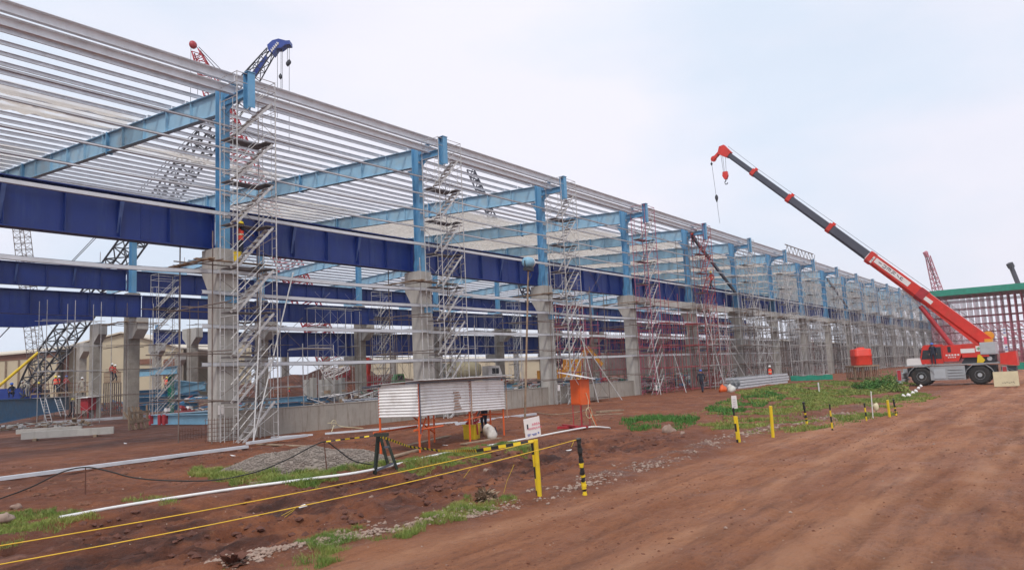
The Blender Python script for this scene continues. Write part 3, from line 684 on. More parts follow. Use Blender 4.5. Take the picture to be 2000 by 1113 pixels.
for i, (x, y, w_, h_, mt, lb) in enumerate([(27.5, 1.6, 5.5, 6.4, m_scafm, 'magenta frame scaffold behind the plinth wall, nearest the orange cabinet'), (31.5, 4.5, 5.5, 7.2, m_scafr, 'red frame scaffold behind the plinth wall left of the fourth column'),
        (38.0, .6, 7.3, 7.0, m_scafm, 'magenta frame scaffold filling the bay right of the fourth column'), (40.5, -2.6, 3.7, 6.0, m_scafr, 'red frame scaffold in front of the bay right of the fourth column'),
        (50.2, .8, 7.3, 7.2, m_scaf, 'grey frame scaffold in the bay right of the fifth column'), (54.5, -2.6, 3.7, 7.4, m_scafd, 'brown frame scaffold left of the sixth column'),
        (62.0, 1.2, 7.3, 7.2, m_scaf, 'grey frame scaffold in the bay right of the sixth column'), (74.0, 1.2, 7.3, 7.4, m_scafd, 'brown frame scaffold in the bay right of the seventh column'), (86, 1.2, 7.3, 7.4, m_scaf, 'grey frame scaffold in the bay right of the eighth column'),
        (66.5, -.6, 5.5, 13, m_scaf, 'tall grey frame scaffold left of the seventh column'), (78.5, -.6, 5.5, 13.4, m_scaf, 'tall grey frame scaffold left of the eighth column'),
        (52.5, 14, 9, 6, m_scafr, 'red shoring scaffold deep inside the hall')]):
    c = access(w_, h_, 50+i, mt); c.location = (x, y, 0); tag(c, lb, 'scaffold', 'frame scaffolds along the facade')
pr = None
for n in range(8, 19):
    for k, (dx, hh_, dy) in enumerate(((2.2, 13.6, -1.5), (6.6, 14.0, -2.6))):
        if pr is None or k == 1 and n == 8: c = access(5.5 if k else 3.7, hh_, 80+n+k, m_scaf, m_scafd); pr = pr or []; pr.append(c)
        else: c = dup(pr[k])
        c.location = (n*B+dx, dy, 0); tag(c, 'tall grey scaffold '+('closer to the' if k == 0 else 'midway right of the')+' '+ORD[n]+' facade column, far end', 'scaffold', 'tall scaffolds at the far end of the facade')
for n in range(1, 10):
    c = dup(c5); c.location = (n*B, 31.6, .3); tag(c, 'rusty tube scaffold round the second row concrete column, '+ORD[n]+' from the left', 'scaffold', 'scaffolds round the second row columns')
for i, (x, y, w_, h_, mt, rz) in enumerate([(4.5, 29.2, 3.7, 8.6, m_scaf, 0), (16, 29.5, 3.7, 8.8, m_scafd, .05), (27.5, 29, 5.5, 9, m_scaf, 0), (40, 29, 5.5, 8.8, m_scafd, 0), (51, 29, 5.5, 9, m_scaf, 0), (3.2, 1.6, 3.7, 3.6, m_scaf, 0), (14.0, 1.4, 3.7, 5.2, m_scaf, 0), (19, 12, 5.5, 5.4, m_scafd, .3), (26.2, -1.9, 1.83, 7.2, m_scafd, 0),
        (37.9, -2.2, 1.83, 7.6, m_scafr, 0), (48.2, -2.2, 1.83, 7.6, m_scafm, 0), (60.5, -2.4, 1.83, 7.8, m_scafd, 0), (57, -1.0, 3.7, 13.0, m_scaf, 0), (45.5, -1.0, 1.83, 13.0, m_scafd, 0)]):
    c = access(w_, h_, 300+i, mt, m_scafd if i % 2 else None); c.location = (x, y, 0); c.rotation_euler.z = rz; tag(c, ('silver' if mt is m_scaf else 'brown' if mt is m_scafd else 'red')+' infill scaffold, '+ORD[i]+' of fourteen, '+('by the second row columns' if 25 < y < 40 else 'deep in the hall' if y > 10 else 'at the facade'), 'scaffold', 'infill scaffolds')
for i in range(9):
    c = access(3.66, 7.2+(i % 3)*.5, 500+i, m_scaf, m_scaf if i % 2 else m_scafd); c.location = ((4+i)*B-3.4-(i % 2)*1.2, -2.9-(i % 3)*.3, 0)
    for ch in list(c.children): pass
    tag(c, 'light open scaffold standing before the bay left of the '+ORD[4+i]+' facade column', 'scaffold', 'light open scaffolds before the facade')
# raking props
for i, (x0, y0, x1, z1, mt) in enumerate([(-.55, -2.6, 1.1, 7.6, m_scaf), (-.3, -2.2, 2.6, 7.0, m_scaf), (25.3, -2.6, 24.7, 8.6, m_scaf), (27.8, -3.0, 26.0, 4.5, m_scaf), (35.0, -2.4, 36.6, 5.6, m_scaf), (38.3, -3, 41, 3, m_scaf), (45.5, -3.4, 47.5, 8, m_scaf), (52.3, -3.2, 48.4, 7.4, m_scaf), (55.5, -3.0, 50.2, 6.8, m_scaf), (63.0, -3, 60.4, 7, m_scaf)]):
    b = MB(); b.tube((x0, y0, 0), (x1, -.95, z1), .03); o = b.build('raking_prop', mt)
    tag(o, 'long raking scaffold tube propped against the facade scaffolds, '+ORD[i]+' from the left', 'scaffold tube', 'raking tubes')
# dark diagonal struts between far steel columns
for i, (a, b_) in enumerate([((1352, 462), (1437, 572)), ((1616, 545), (1655, 600))]):
    p, q = atY(*a, .2), atY(*b_, .2); b = MB(); b.beam(p, q, .22, .26); b.ibeam(p+Vector((0, .3, 0)), q+Vector((0, .3, 0)), .2, .2) if False else None
    tag(b.build('diagonal_strut', m_boomd), 'dark diagonal strut between light blue facade columns, '+('nearer' if i == 0 else 'farther')+' of two', 'strut', 'dark diagonal struts')
# silver truss frame lying on the eave near the seventh column
p, q = atY(1535, 497, -.6), atY(1590, 515, -.6); p.z = 15.4; q.z = 15.4; r = thing('eave_truss', 'short silver truss frame standing on the eave beams at the seventh column', 'truss', (0, 0, 0))
b = MB(); b.beam(p, q, .1, .1); b.beam(p+Vector((0, 0, 1)), q+Vector((0, 0, 1)), .1, .1)
for i in range(9):
    a = p.lerp(q, i/8); c = p.lerp(q, (i+.5)/8); b.beam(a, c+Vector((0, 0, 1)), .05, .05); b.beam(c+Vector((0, 0, 1)), p.lerp(q, min(1, (i+1)/8)), .05, .05)
b.build('truss_frame', m_scafd, r)

# ------------------------------------------------------------------ red mobile crane on the road
cz = gz(50, -20)
CR = thing('mobile_crane', 'red and grey two-axle mobile crane with its telescopic boom raised over the hall', 'crane', (51.25, -19.9, cz), PI/2)
CA = lambda px: (1860-px)/27.8            # picture column -> metres forward on the crane's near side
CZ = lambda py: (755-py)/25.2
def cb(name, x0, x1, y0, y1, z0, z1, mt=m_grey): b = MB(); b.box(x0, x1, y0, y1, z0, z1); return b.build(name, mt, CR)
# carrier
b = MB(); b.box(-3.1, 3.0, -.9, .9, .75, 1.45); b.build('chassis_beam', m_dark, CR)
b = MB(); b.extrude([(1.35, .42), (-1.05, .42), (-1.05, 1.2), (-1.35, 1.55), (-3.3, 1.55), (-3.3, 1.45), (-3.3, 1.62), (1.1, 1.62), (1.35, 1.2)][:3]+[(-1.05, 1.5), (1.35, 1.5)], 'Y', -1.2, 1.2)
b.build('side_body', m_grey, CR)
def fender(x):
    b = MB(); pr = []
    pts = [(-.98, .78), (-.80, 1.16), (-.42, 1.50), (.42, 1.50), (.80, 1.16), (.98, .78)]
    for s_ in (-1, 1):
        y0, y1 = (.68, 1.25) if s_ > 0 else (-1.25, -.68)
        for (a, c), (d, e) in zip(pts, pts[1:]):
            b.hexa([(x+a, y0, c), (x+d, y0, e), (x+d, y1, e), (x+a, y1, c), (x+a, y0, c+.05), (x+d, y0, e+.05), (x+d, y1, e+.05), (x+a, y1, c+.05)])
    return b.build('fender', m_grey, CR)
fender(2.0); fender(-2.0)
b = MB(); b.box(-3.35, 3.1, -1.22, 1.22, 1.565, 1.64); b.build('deck_plate', m_grey, CR)
for i in range(4): cb('tread_step', -.95, .1, 1.203, 1.26, .55+i*.22, .6+i*.22, m_lgrey)
cb('storage_locker', .3, 1.1, 1.203, 1.24, .55, 1.3, m_lgrey)
def wheel(x, y):
    s_ = 1 if y > 0 else -1; n = 28
    b = MB(); b.lathe((x, y, .73), [(.30, -.23), (.60, -.25), (.70, -.20), (.735, -.1), (.735, .1), (.70, .20), (.60, .25), (.30, .23)], n, 'Y')
    for k in range(20):
        q = 2*PI*k/20; c, s2 = math.cos(q), math.sin(q)
        for o in (-.11, .11): b.beam((x+c*.72, y+o-.08, .73+s2*.72), (x+c*.72, y+o+.08, .73+s2*.72), .09, .06, (c, 0, s2))
    t_ = b.build('tyre', m_black, CR, False)
    b = MB(); b.lathe((x, y+s_*.05, .73), [(.36, -.16), (.37, .16), (.33, .19), (.29, .12), (.17, .10), (.15, .2), (.05, .2)] if s_ > 0 else [(.05, -.2), (.15, -.2), (.17, -.10), (.29, -.12), (.33, -.19), (.37, -.16), (.36, .16)], 22, 'Y'); b.build('rim', m_lgrey, t_)
for x in (2.0, -2.0):
    for y in (.95, -.95): wheel(x, y)
for x in (2.0, -2.0): b = MB(); b.tube((x, -.9, .73), (x, .9, .73), .14, 10); b.build('axle', m_dark, CR)
# outriggers, front and rear
for x, nm in ((3.55, 'front_outrigger'), (-3.65, 'rear_outrigger')):
    b = MB(); b.box(x-.22, x+.22, -1.25, 1.25, .7, 1.05); b.box(x-.16, x+.16, -1.42, -1.18, .42, 1.35); b.box(x-.16, x+.16, 1.18, 1.42, .42, 1.35); b.box(x-.3, x+.3, -1.2, 1.2, .42, .6); o = b.build(nm, m_grey, CR)
    b = MB(); b.box(x-.13, x+.13, 1.422, 1.44, .5, 1.3) ; b.build('red_white_plate', m_redd, o)
    for s_ in (-1, 1): b = MB(); b.lathe((x, s_*1.3, .28), [(.17, 0), (.17, .05), (.05, .08), (.05, .16)], 12); b.build('float_pad', m_lgrey, o)
b = MB(); b.extrude([(1.85, 1.66), (2.95, 1.66), (2.95, 2.12), (2.85, 2.2), (1.85, 2.2)], 'Y', -.9, 1.18); b.build('engine_hood', m_board, CR)
for y in (.9, -.7): b = MB(); b.lathe((3.12, y, 1.2), [(.09, 0), (.09, .05)], 12, 'X'); b.build('headlight', m_lgrey, CR)
# upper structure
b = MB(); b.lathe((-1.7, 0, 1.64), [(.75, 0), (.75, .35)], 28); b.build('slew_ring', m_dark, CR)
b = MB(); b.extrude([(.35, 1.72), (1.88, 1.72), (1.95, 2.2), (1.72, 3.12), (1.55, 3.22), (.35, 3.22)], 'Y', .28, 1.2); cab = b.build('cab', m_red, CR)
b = MB(); b.extrude([(1.05, 2.1), (1.86, 2.1), (1.70, 2.82), (1.05, 2.82)], 'Y', 1.205, 1.22); b.build('side_window', m_glass, cab)
b = MB(); b.extrude([(.42, 2.1), (.95, 2.1), (.95, 3.02), (.42, 3.02)], 'Y', 1.205, 1.22); b.build('door_window', m_glass, cab)
b = MB(); b.hexa([(1.965, .38, 2.2), (1.985, .38, 2.2), (1.985, 1.1, 2.2), (1.965, 1.1, 2.2), (1.74, .38, 3.05), (1.76, .38, 3.05), (1.76, 1.1, 3.05), (1.74, 1.1, 3.05)]); b.build('windscreen', m_glass, cab)
b = MB(); b.tube((1.85, 1.3, 2.4), (1.85, 1.45, 2.7), .015); b.box(1.8, 1.9, 1.42, 1.48, 2.6, 2.9); b.build('mirror', m_dark, cab)
b = MB(); b.extrude([(.33, 1.85), (.33, 3.12), (-.95, 3.12), (-.95, 2.4), (-.7, 1.85)], 'Y', .3, 1.18); b.build('control_housing', m_red, CR)
b = MB(); b.box(-.25, -.02, 1.182, 1.2, 2.55, 3.0); b.build('vent_slot', m_dark, CR)
b = MB(); b.extrude([(-.952, 2.1), (-.952, 3.15), (-2.0, 3.15), (-2.75, 2.5), (-2.75, 2.1)], 'Y', .45, 1.17); b.extrude([(-.952, 2.1), (-.952, 3.15), (-2.0, 3.15), (-2.75, 2.5), (-2.75, 2.1)], 'Y', -1.17, -.45); b.box(-2.7, -.5, -.45, .45, 1.99, 2.2); b.build('turntable_frame', m_red, CR)
cb('white_panel', -1.85, -.9, 1.175, 1.19, 2.45, 2.78, m_board)
pl = cb('first_aid_plate', -2.3, -1.92, 1.175, 1.19, 2.52, 2.95, m_board)
b = MB(); b.box(-2.13, -2.09+.0, 1.192, 1.2, 2.6, 2.88); b.box(-2.24, -2.14, 1.192, 1.2, 2.70, 2.79); b.box(-2.08, -1.98, 1.192, 1.2, 2.70, 2.79); b.build('green_cross', m_greenpaint, pl)
b = MB(); b.box(-3.2, -2.2, -1.2, 1.22, 2.28, 3.2); b.box(-3.16, -2.24, 1.222, 1.24, 2.34, 3.14); b.build('counterweight', m_lgrey, CR)
b = MB(); b.extrude([(-.85, 1.66), (-3.1, 1.66), (-3.1, 2.25), (-1.2, 2.25)], 'Y', -1.0, 1.0); b.build('hydraulic_bay', m_dark, CR)
b = MB(); b.lathe((-2.75, 1.02, 1.95), [(.17, 0), (.17, .06), (.05, .07)], 14, 'Y'); b.build('hose_reel', m_lgrey, CR)
b = MB(); b.extrude([(-1.9, 1.66), (-2.3, 1.66), (-2.45, 1.85), (-2.15, 2.3), (-2.0, 2.25)], 'Y', 1.02, 1.2); b.build('stowed_hook', m_yel, CR)
b = MB(); b.extrude([(-3.4, 1.5), (-4.5, 1.35), (-4.45, 2.45), (-3.45, 2.3)], 'Y', -1.1, 1.1); b.build('rear_locker', m_red, CR)
b = MB(); b.box(-4.35, -3.4, -1.0, 1.0, .95, 1.3); b.tube((-3.5, 1.05, 1.3), (-4.3, 1.05, .9), .05); b.build('rear_bumper', m_dark, CR)
b = MB(); b.lathe((-2.75, -.2, 3.7), [(.12, -.4), (.36, -.38), (.36, -.34), (.2, -.33), (.2, .33), (.36, .34), (.36, .38), (.12, .4)], 18, 'Y'); b.box(-3.0, -2.5, -.55, .5, 3.2, 3.45); b.build('winch', m_ymach, CR)
# boom: local forward x, height z
bp0 = Vector((-2.65, -.05, 3.12)); bp1 = Vector((17.0+0.0, -.05, 22.45-cz)); bd = (bp1-bp0).normalized(); bl = (bp1-bp0).length; bn = Vector((-bd.z, 0, bd.x))
def bsec(f0, f1, h, wd, mt, name, dz=0):
    b = MB(); a, c = bp0+bd*bl*f0+bn*dz, bp0+bd*bl*f1+bn*dz
    vs = []
    for p in (a, c):                                   # hexagonal box section, rounded underneath
        for u, v in ((-.5, .5), (.5, .5), (.5, -.25), (.28, -.5), (-.28, -.5), (-.5, -.25)): vs.append(p+Vector((0, u*wd, 0))+bn*(v*h))
    b.add(vs, [(0, 1, 2, 3, 4, 5), (11, 10, 9, 8, 7, 6)]+[(i, 6+i, 6+(i+1) % 6, (i+1) % 6) for i in range(6)]); return b.build(name, mt, CR)
bb = bsec(.0, .395, .98, .82, m_red, 'boom_base_section')
bsec(.395, .545, .80, .68, m_boomd, 'boom_section'); bsec(.545, .71, .68, .58, m_boomd, 'boom_section'); bsec(.71, .865, .58, .48, m_boomd, 'boom_section'); bsec(.865, .99, .48, .38, m_boomd, 'boom_section')
for f, h in ((.545, .88), (.71, .77), (.865, .68)):
    bsec(f-.006, f+.008, h, h*.86, m_red, 'boom_collar'); b = MB(); c = bp0+bd*bl*f+bn*(h*.5); b.beam(c, c+bn*.18, .3, .1, (0, 1, 0)); b.build('rope_guide', m_red, CR)
bsec(.385, .40, 1.1, .9, m_red, 'boom_collar'); bsec(.20, .225, 1.08, .88, m_redd, 'boom_collar')
b = MB(); q0 = bp0+bd*.3-bn*.65; q1 = bp0+bd*4.8-bn*.48; b.add([q0+Vector((0, -.3, 0)), q0+Vector((0, .3, 0)), q1+Vector((0, .3, 0)), q1+Vector((0, -.3, 0)), bp0+bd*.2+Vector((0, -.3, 0)), bp0+bd*.2+Vector((0, .3, 0)), bp0+bd*4.8-bn*.3+Vector((0, .3, 0)), bp0+bd*4.8-bn*.3+Vector((0, -.3, 0))], [(0, 3, 2, 1), (4, 5, 6, 7), (0, 1, 5, 4), (1, 2, 6, 5), (2, 3, 7, 6), (3, 0, 4, 7)]); b.build('boom_foot', m_red, CR)
# lettering plate on the boom
pa, pc_ = bp0+bd*bl*.255, bp0+bd*bl*.375
b = MB(); b.beam(pa+Vector((0, .425, 0))+bn*.12, pc_+Vector((0, .425, 0))+bn*.12, .02, .42, bn); b.beam(pc_+bd*.1+Vector((0, .425, 0)), pc_+bd*.75+Vector((0, .425, 0)), .02, .6, bn); lp = b.build('lettering_plate', m_board, CR)
def strokes(o, L_, mt, parent, name, th=.012, wd=.05):     # o: origin fn (u,v)->point ; list of strokes in unit cells
    b = MB()
    for (x0, y0, x1, y1) in L_: b.beam(o(x0, y0), o(x1, y1), th, wd, nrm)
    return b.build(name, mt, parent)
nrm = (0, 0, 1)
om = lambda u, v: pc_+bd*(.62-u)+Vector((0, .441, 0))+bn*(-.22+v)
# reads from the boom head backwards: a cross-like character, then bars like katakana
ST = [(.05, .28, .5, .28), (.27, .48, .27, .28), (.27, .28, .08, .04), (.27, .28, .5, .04)]
x = .95
ST += [(x, .36, x+.3, .36)]; x += .45
ST += [(x, .44, x+.26, .44), (x, .24, x+.26, .24), (x+.26, .44, x+.26, .24)]; x += .42
ST += [(x, .46, x, .26), (x+.15, .46, x+.15, .26), (x, .46, x+.28, .46), (x+.28, .46, x+.28, .26)]; x += .45
ST += [(x, .46, x+.3, .46), (x+.06, .36, x+.3, .30), (x+.1, .36, x, .24)]; x += .48
ST += [(x, .42, x+.22, .3)]; x += .34
ST += [(x, .44, x+.2, .44), (x, .44, x, .26), (x, .28, x+.24, .28)]
strokes(om, ST, m_ink, lp, 'lettering')
b = MB(); p = bp0+bd*bl*.175+Vector((0, .42, 0)); b.beam(p, p+bd*.8, .02, .3, bn); b.build('small_plate', m_board, CR)
b = MB()
for i in range(5): b.box(.15-i*.2-.13, .15-i*.2, 1.185, 1.195, 2.28, 2.4)
for i in range(4): b.box(-.0-i*.15-.09, -.0-i*.15, 1.185, 1.195, 2.12, 2.2)
b.build('housing_lettering', m_board, CR)
# lift cylinder
b = MB(); b.tube((-.55, .0, 2.5), bp0+bd*5.4-bn*.75, .19, 14); b.build('lift_cylinder', m_redd, CR)
b = MB(); b.tube(bp0+bd*5.4-bn*.75, bp0+bd*7.3-bn*.5, .10, 12); b.build('cylinder_rod', m_galv, CR)
# head, ropes, hooks
hd = bp0+bd*bl
b = MB(); b.add([hd+Vector((0, s_*.26, 0))+bd*u+bn*v for s_ in (-1, 1) for u, v in ((-.7, .35), (.35, .5), (.65, .1), (.35, -.5), (-.1, -.45), (-.7, -.3))], [(5, 4, 3, 2, 1, 0), (6, 7, 8, 9, 10, 11)]+[(i, (i+1) % 6, 6+(i+1) % 6, 6+i) for i in range(6)]); hb = b.build('boom_head', m_red, CR)
b = MB(); b.beam(hd+bd*.3-bn*.2, hd+Vector((1.15, 0, -.55)), .3, .28); b.lathe(hd+Vector((1.1, 0, -.5)), [(.28, -.08), (.28, .08)], 14, 'Y'); b.build('auxiliary_sheave', m_red, hb)
b = MB(); hx = hd+Vector((.05, 0, -.3))
for dx in (-.14, .14, .3): b.tube(hx+Vector((dx, 0, 0)), hx+Vector((dx*.6, 0, -1.75)), .018, 4)
b.tube(hd+Vector((1.35, 0, -.6)), hd+Vector((1.0, 0, -6.9)), .018, 4); b.tube(hd+bn*.6, bp0+bd*bl*.86+bn*.5, .015, 4); b.tube(bp0+bd*bl*.86+bn*.5, bp0+bd*bl*.02+bn*.75, .015, 4); b.build('hoist_rope', m_boomd, CR)
b = MB(); c = hx+Vector((0, 0, -2.1)); b.extrude([(c.x-.2, c.z+.4), (c.x+.22, c.z+.4), (c.x+.28, c.z), (c.x+.1, c.z-.35), (c.x-.1, c.z-.35), (c.x-.25, c.z)], 'Y', c.y-.16, c.y+.16); hk = b.build('hook_block', m_red, CR)
b = MB(); b.path([c+Vector((.0, 0, -.35)), c+Vector((.02, 0, -.5)), c+Vector((.14, 0, -.62)), c+Vector((.1, 0, -.8)), c+Vector((-.06, 0, -.84)), c+Vector((-.15, 0, -.7))], .05, 8); b.build('hook', m_dark, hk)
b = MB(); c = hd+Vector((1.12, 0, -4.4)); b.lathe(c, [(.03, .35), (.14, .2), (.16, 0), (.10, -.2), (.04, -.4)], 12); b.lathe(hd+Vector((1.35, 0, -.95)), [(.04, .15), (.12, 0), (.04, -.15)], 10); b.build('ball_hook', m_dark, CR)
p = G(1967, 757); r = thing('notice_board', 'beige plywood notice board standing behind the red mobile crane', 'sign', p, math.radians(118))
b = MB(); b.box(-.8, .8, -.02, .02, .1, 1.12); bo = b.build('board', m_beige, r); b = MB(); b.box(-.7, -.62, -.06, -.022, 0, 1.05); b.box(.62, .7, -.06, -.022, 0, 1.05); b.build('leg', m_wood, r)
b = MB()
for i in range(6): b.beam((-.5+i*.14, .024, .3+.04*(i % 2)), (-.42+i*.14, .024, .42-.03*(i % 3)), .006, .03)
b.build('scribble', m_ink, bo)

# ------------------------------------------------------------------ corrugated shed on orange tube legs
f0 = Vector((-1.72, -12.5, gz(-1.72, -12.5)-.02)); SH = thing('work_shed', 'small shed of white corrugated sheets raised on orange tube legs', 'shed', f0, math.radians(13))
def corr(a, b_, z0, z1, nrm_, name, x_is='u', pitch=.088, amp=.0145, z0b=None, z1b=None):
    a, b_ = Vector(a), Vector(b_); n_ = max(2, int((z1-z0)/pitch*6)); vs = []; nn_ = Vector(nrm_); z0b = z0 if z0b is None else z0b; z1b = z1 if z1b is None else z1b
    for j in range(n_+1):
        f = j/n_; o = math.sin(2*PI*f*(z1-z0)/pitch)*amp
        for (p, za, zb) in ((a, z0, z1), (b_, z0b, z1b)): vs.append(p+nn_*o+Vector((0, 0, za+(zb-za)*f)))
    k = len(vs); vs += [v-nn_*.004 for v in vs]; fs = []
    for j in range(n_): fs += [(2*j, 2*j+1, 2*j+3, 2*j+2), (k+2*j, k+2*j+2, k+2*j+3, k+2*j+1)]
    fs += [(0, k, k+1, 1), (2*n_, 2*n_+1, k+2*n_+1, k+2*n_)]
    fs += [(2*j, 2*j+2, k+2*j+2, k+2*j) for j in range(n_)]+[(2*j+1, k+2*j+1, k+2*j+3, 2*j+3) for j in range(n_)]
    m = MB(); m.add(vs, fs); return m.build(name, m_white, SH, False)
p1 = corr((0, -.04, 0), (3.2, -.04, 0), 1.05, 2.02, (0, -1, 0), 'corrugated_panel', z0b=.98, z1b=1.98)
corr((3.22, -.05, 0), (5.95, -.05, 0), .98, 1.98, (0, -1, 0), 'corrugated_panel', z0b=.90, z1b=1.92)
corr((-.04, 1.35, 0), (-.04, -.02, 0), 1.04, 2.0, (-1, 0, 0), 'corrugated_panel')
b = MB()
for k in range(7): b.box(2.05+.04*(k % 3), 2.05+.5-.06*(k % 4), -.066, -.06, 1.1+k*.088, 1.1+k*.088+.045)
b.build('rust_stain', m_rustpatch, p1)
m = MB(); vs = []; n_ = 190
for i in range(n_+1):
    x = -.15+6.35*i/n_; o = math.sin(x/.076*2*PI)*.014
    for y, z in ((-.28, 2.10), (1.6, 2.0)): vs.append((x, y, z+o))
k = len(vs); vs += [(a, b_, c-.005) for a, b_, c in vs]
m.add(vs, [(2*i, 2*i+2, 2*i+3, 2*i+1) for i in range(n_)]+[(k+2*i, k+2*i+1, k+2*i+3, k+2*i+2) for i in range(n_)]+[(2*i, k+2*i, k+2*i+2, 2*i+2) for i in range(n_)]); m.build('roof_sheet', m_white, SH, True)
b = MB(); b.beam((-.8, -.1, 2.03), (6.4, -.1, 2.0), .05, .05); b.beam((-.9, 1.3, 1.97), (6.2, 1.3, 1.96), .05, .05); b.build('roof_bearer', m_boomd, SH)
for x, y in ((-.065, -.09), (3.2, -.10), (6.0, -.10)): b = MB(); b.tube((x, y, .55), (x, y, 2.05), .022, 6); b.build('corner_post', m_rustpatch if x > 0 else m_boomd, SH)
for x, y in ((0, 0), (3.2, 0), (5.88, 0), (0, 1.35), (3.2, 1.35), (5.88, 1.35), (1.05, .3), (5.2, .2)): b = MB(); b.tube((x, y, -.1), (x, y, 2.0 if (x, y) not in ((1.05, .3), (5.2, .2)) else 1.1), .032, 8); b.build('leg', m_orange, SH)
for a, c in (((-.35, 1.35, .62), (2.1, 1.35, .62)), ((-.2, .05, .66), (1.5, .05, .66)), ((2.9, .04, .72), (4.2, .04, .76)), ((5.88, .04, .72), (5.88, 1.4, .72)), ((5.6, 1.36, .72), (7.2, 1.36, .78)), ((0, .02, .35), (.9, .3, .95)), ((3.2, 1.33, .3), (1.6, 1.33, 1.05)), ((4.0, .4, .4), (4.8, .4, 1.1))):
    b = MB(); b.tube(a, c, .028, 7); b.build('brace_tube', m_orange, SH)
def lying(name, pts, w_, h, mt, lab, cat, group=None, lift=.0, z=None):
    P = [G(x, y) for x, y in pts] if z is None else [G(x, y, z) for x, y in pts]; b = MB()
    for p, q in zip(P, P[1:]):
        b.beam(p+Vector((0, 0, h/2+lift)), q+Vector((0, 0, h/2+lift)), w_, h)
    return tag(b.build(name, mt), lab, cat, group)
p = G(922, 857); r = thing('yellow_crate', 'yellow plastic tub with red rags on top under the shed', 'tub', p, math.radians(20))
b = MB(); b.extrude([(-.26, 0), (.26, 0), (.31, .5), (-.31, .5)], 'Y', -.2, .2); b.box(-.33, .33, -.23, .23, .47, .51); b.build('tub_body', m_yel, r)
m = MB(); rr = random.Random(4)
for i in range(12): a = (rr.uniform(-.26, .26), rr.uniform(-.16, .16), .5+rr.random()*.05); m.beam(a, (a[0]+rr.uniform(-.2, .2), a[1]-.08, a[2]+rr.uniform(.0, .12)), .12, .05)
m.beam((-.1, -.235, .52), (-.08, -.245, .15), .08, .02); m.build('red_rags', m_redd, r)
def blob(c, rx, ry, rz, seed, nu=14, nv=9, amp=.15):
    rr = random.Random(seed); vs = []; ph = [rr.uniform(0, 6.28) for _ in range(6)]
    for j in range(nv+1):
        t_ = PI*j/nv
        for i in range(nu):
            p_ = 2*PI*i/nu; k = 1+amp*(math.sin(2*p_+ph[0]+t_*2)*.5+math.sin(3*t_+ph[1]+p_)*.5+math.sin(5*p_+ph[2]*t_)*.35)
            vs.append((c[0]+rx*k*math.sin(t_)*math.cos(p_), c[1]+ry*k*math.sin(t_)*math.sin(p_), c[2]+rz*k*math.cos(t_)))
    return vs, [(j*nu+i, (j+1)*nu+i, (j+1)*nu+(i+1) % nu, j*nu+(i+1) % nu) for j in range(nv) for i in range(nu)]
p = G(958, 857); r = thing('filled_sack', 'dirty white woven sack slumped beside the yellow tub', 'sack', p, .3)
m = MB(); v, f = blob((0, 0, .20), .27, .2, .27, 3, 18, 12, .28); m.add([(a*(1.15-.5*max(0, c))+(c-.2)*-.35, b_, max(0, c)) for a, b_, c in v], f); m.build('sack_body', m_sack, r, True)
m = MB(); v, f = blob((-.14, 0, .44), .10, .07, .07, 5, 10, 7, .5); m.add(v, f); m.build('tied_neck', m_sack, r, True)
m = MB(); m.tube((-.05, -.2, .42), (.0, -.22, .3), .02); m.tube((0, -.225, .3), (.02, -.225, .18), .018); m.build('printed_mark', m_ink, r)
lying('timber_plank', [(792, 872), (876, 852)], .25, .04, m_wood, 'long weathered plank on the mud under the left part of the shed', 'plank', 'loose planks')
lying('timber_plank', [(905, 868), (976, 856)], .22, .04, m_wood, 'long plank lying in front of the yellow tub', 'plank', 'loose planks')
lying('timber_plank', [(765, 893), (822, 878)], .22, .04, m_wood, 'short plank on the mud left of the front orange shed leg', 'plank', 'loose planks')
lying('timber_plank', [(505, 868), (598, 872)], .2, .04, m_wood, 'brown plank beside the end of the long white channel', 'plank', 'loose planks')
lying('timber_plank', [(1150, 812), (1222, 808)], .22, .05, m_wood, 'lower plank of the small timber pile right of the orange cabinet', 'plank', 'loose planks')
lying('timber_plank', [(1168, 806), (1215, 803)], .3, .1, m_wood, 'short upper timber of the small pile right of the orange cabinet', 'plank', 'loose planks')
lying('timber_plank', [(488, 946), (580, 936)], .12, .05, m_wood, 'thin batten on the grass beside the gravel heap', 'plank', 'loose planks')
# ------------------------------------------------------------------ orange cabinet
p = Vector((6.6, -12.9, gz(6.6, -12.9))); r = thing('electrical_cabinet', 'tall orange cabinet on thin legs under a tilted white roof', 'cabinet', p, math.radians(-8))
b = MB(); b.box(-.31, .25, -.24, .22, .86, 1.80); cbx = b.build('cabinet_box', m_orange, r)
b = MB(); b.box(-.335, -.312, -.2, .19, .9, 1.76); b.build('door', m_orange, cbx)
b = MB(); b.hexa([(-.78, -.45, 1.93), (.36, -.45, 1.78), (.36, .4, 1.94), (-.78, .4, 2.09), (-.78, -.45, 1.955), (.36, -.45, 1.805), (.36, .4, 1.965), (-.78, .4, 2.115)])
b.build('tilted_roof', m_white, r); b = MB(); b.tube((-.6, -.2, 1.95), (-.3, -.2, 1.6), .012); b.build('roof_stay', m_whitep, r)
for x, y in ((-.28, -.2), (.22, -.2), (-.28, .18), (.22, .18)): b = MB(); b.tube((x, y, 0), (x, y, .86), .018); b.build('leg', m_redd, r)
b = MB(); b.tube((.22, -.2, .7), (.5, -.3, 0), .018); b.build('stay_tube', m_orange, r)
b = MB(); b.path([(.1+.18*math.cos(q*.6), -.28, .55+.2*math.sin(q*.6)) for q in range(32)], .012, 5); b.path([(0, -.27, 1.3), (.08, -.3, 1.0), (.05, -.3, .75), (.18, -.32, .4), (.3, -.4, .05)], .012, 5); b.build('coiled_cable', m_beige, cbx)
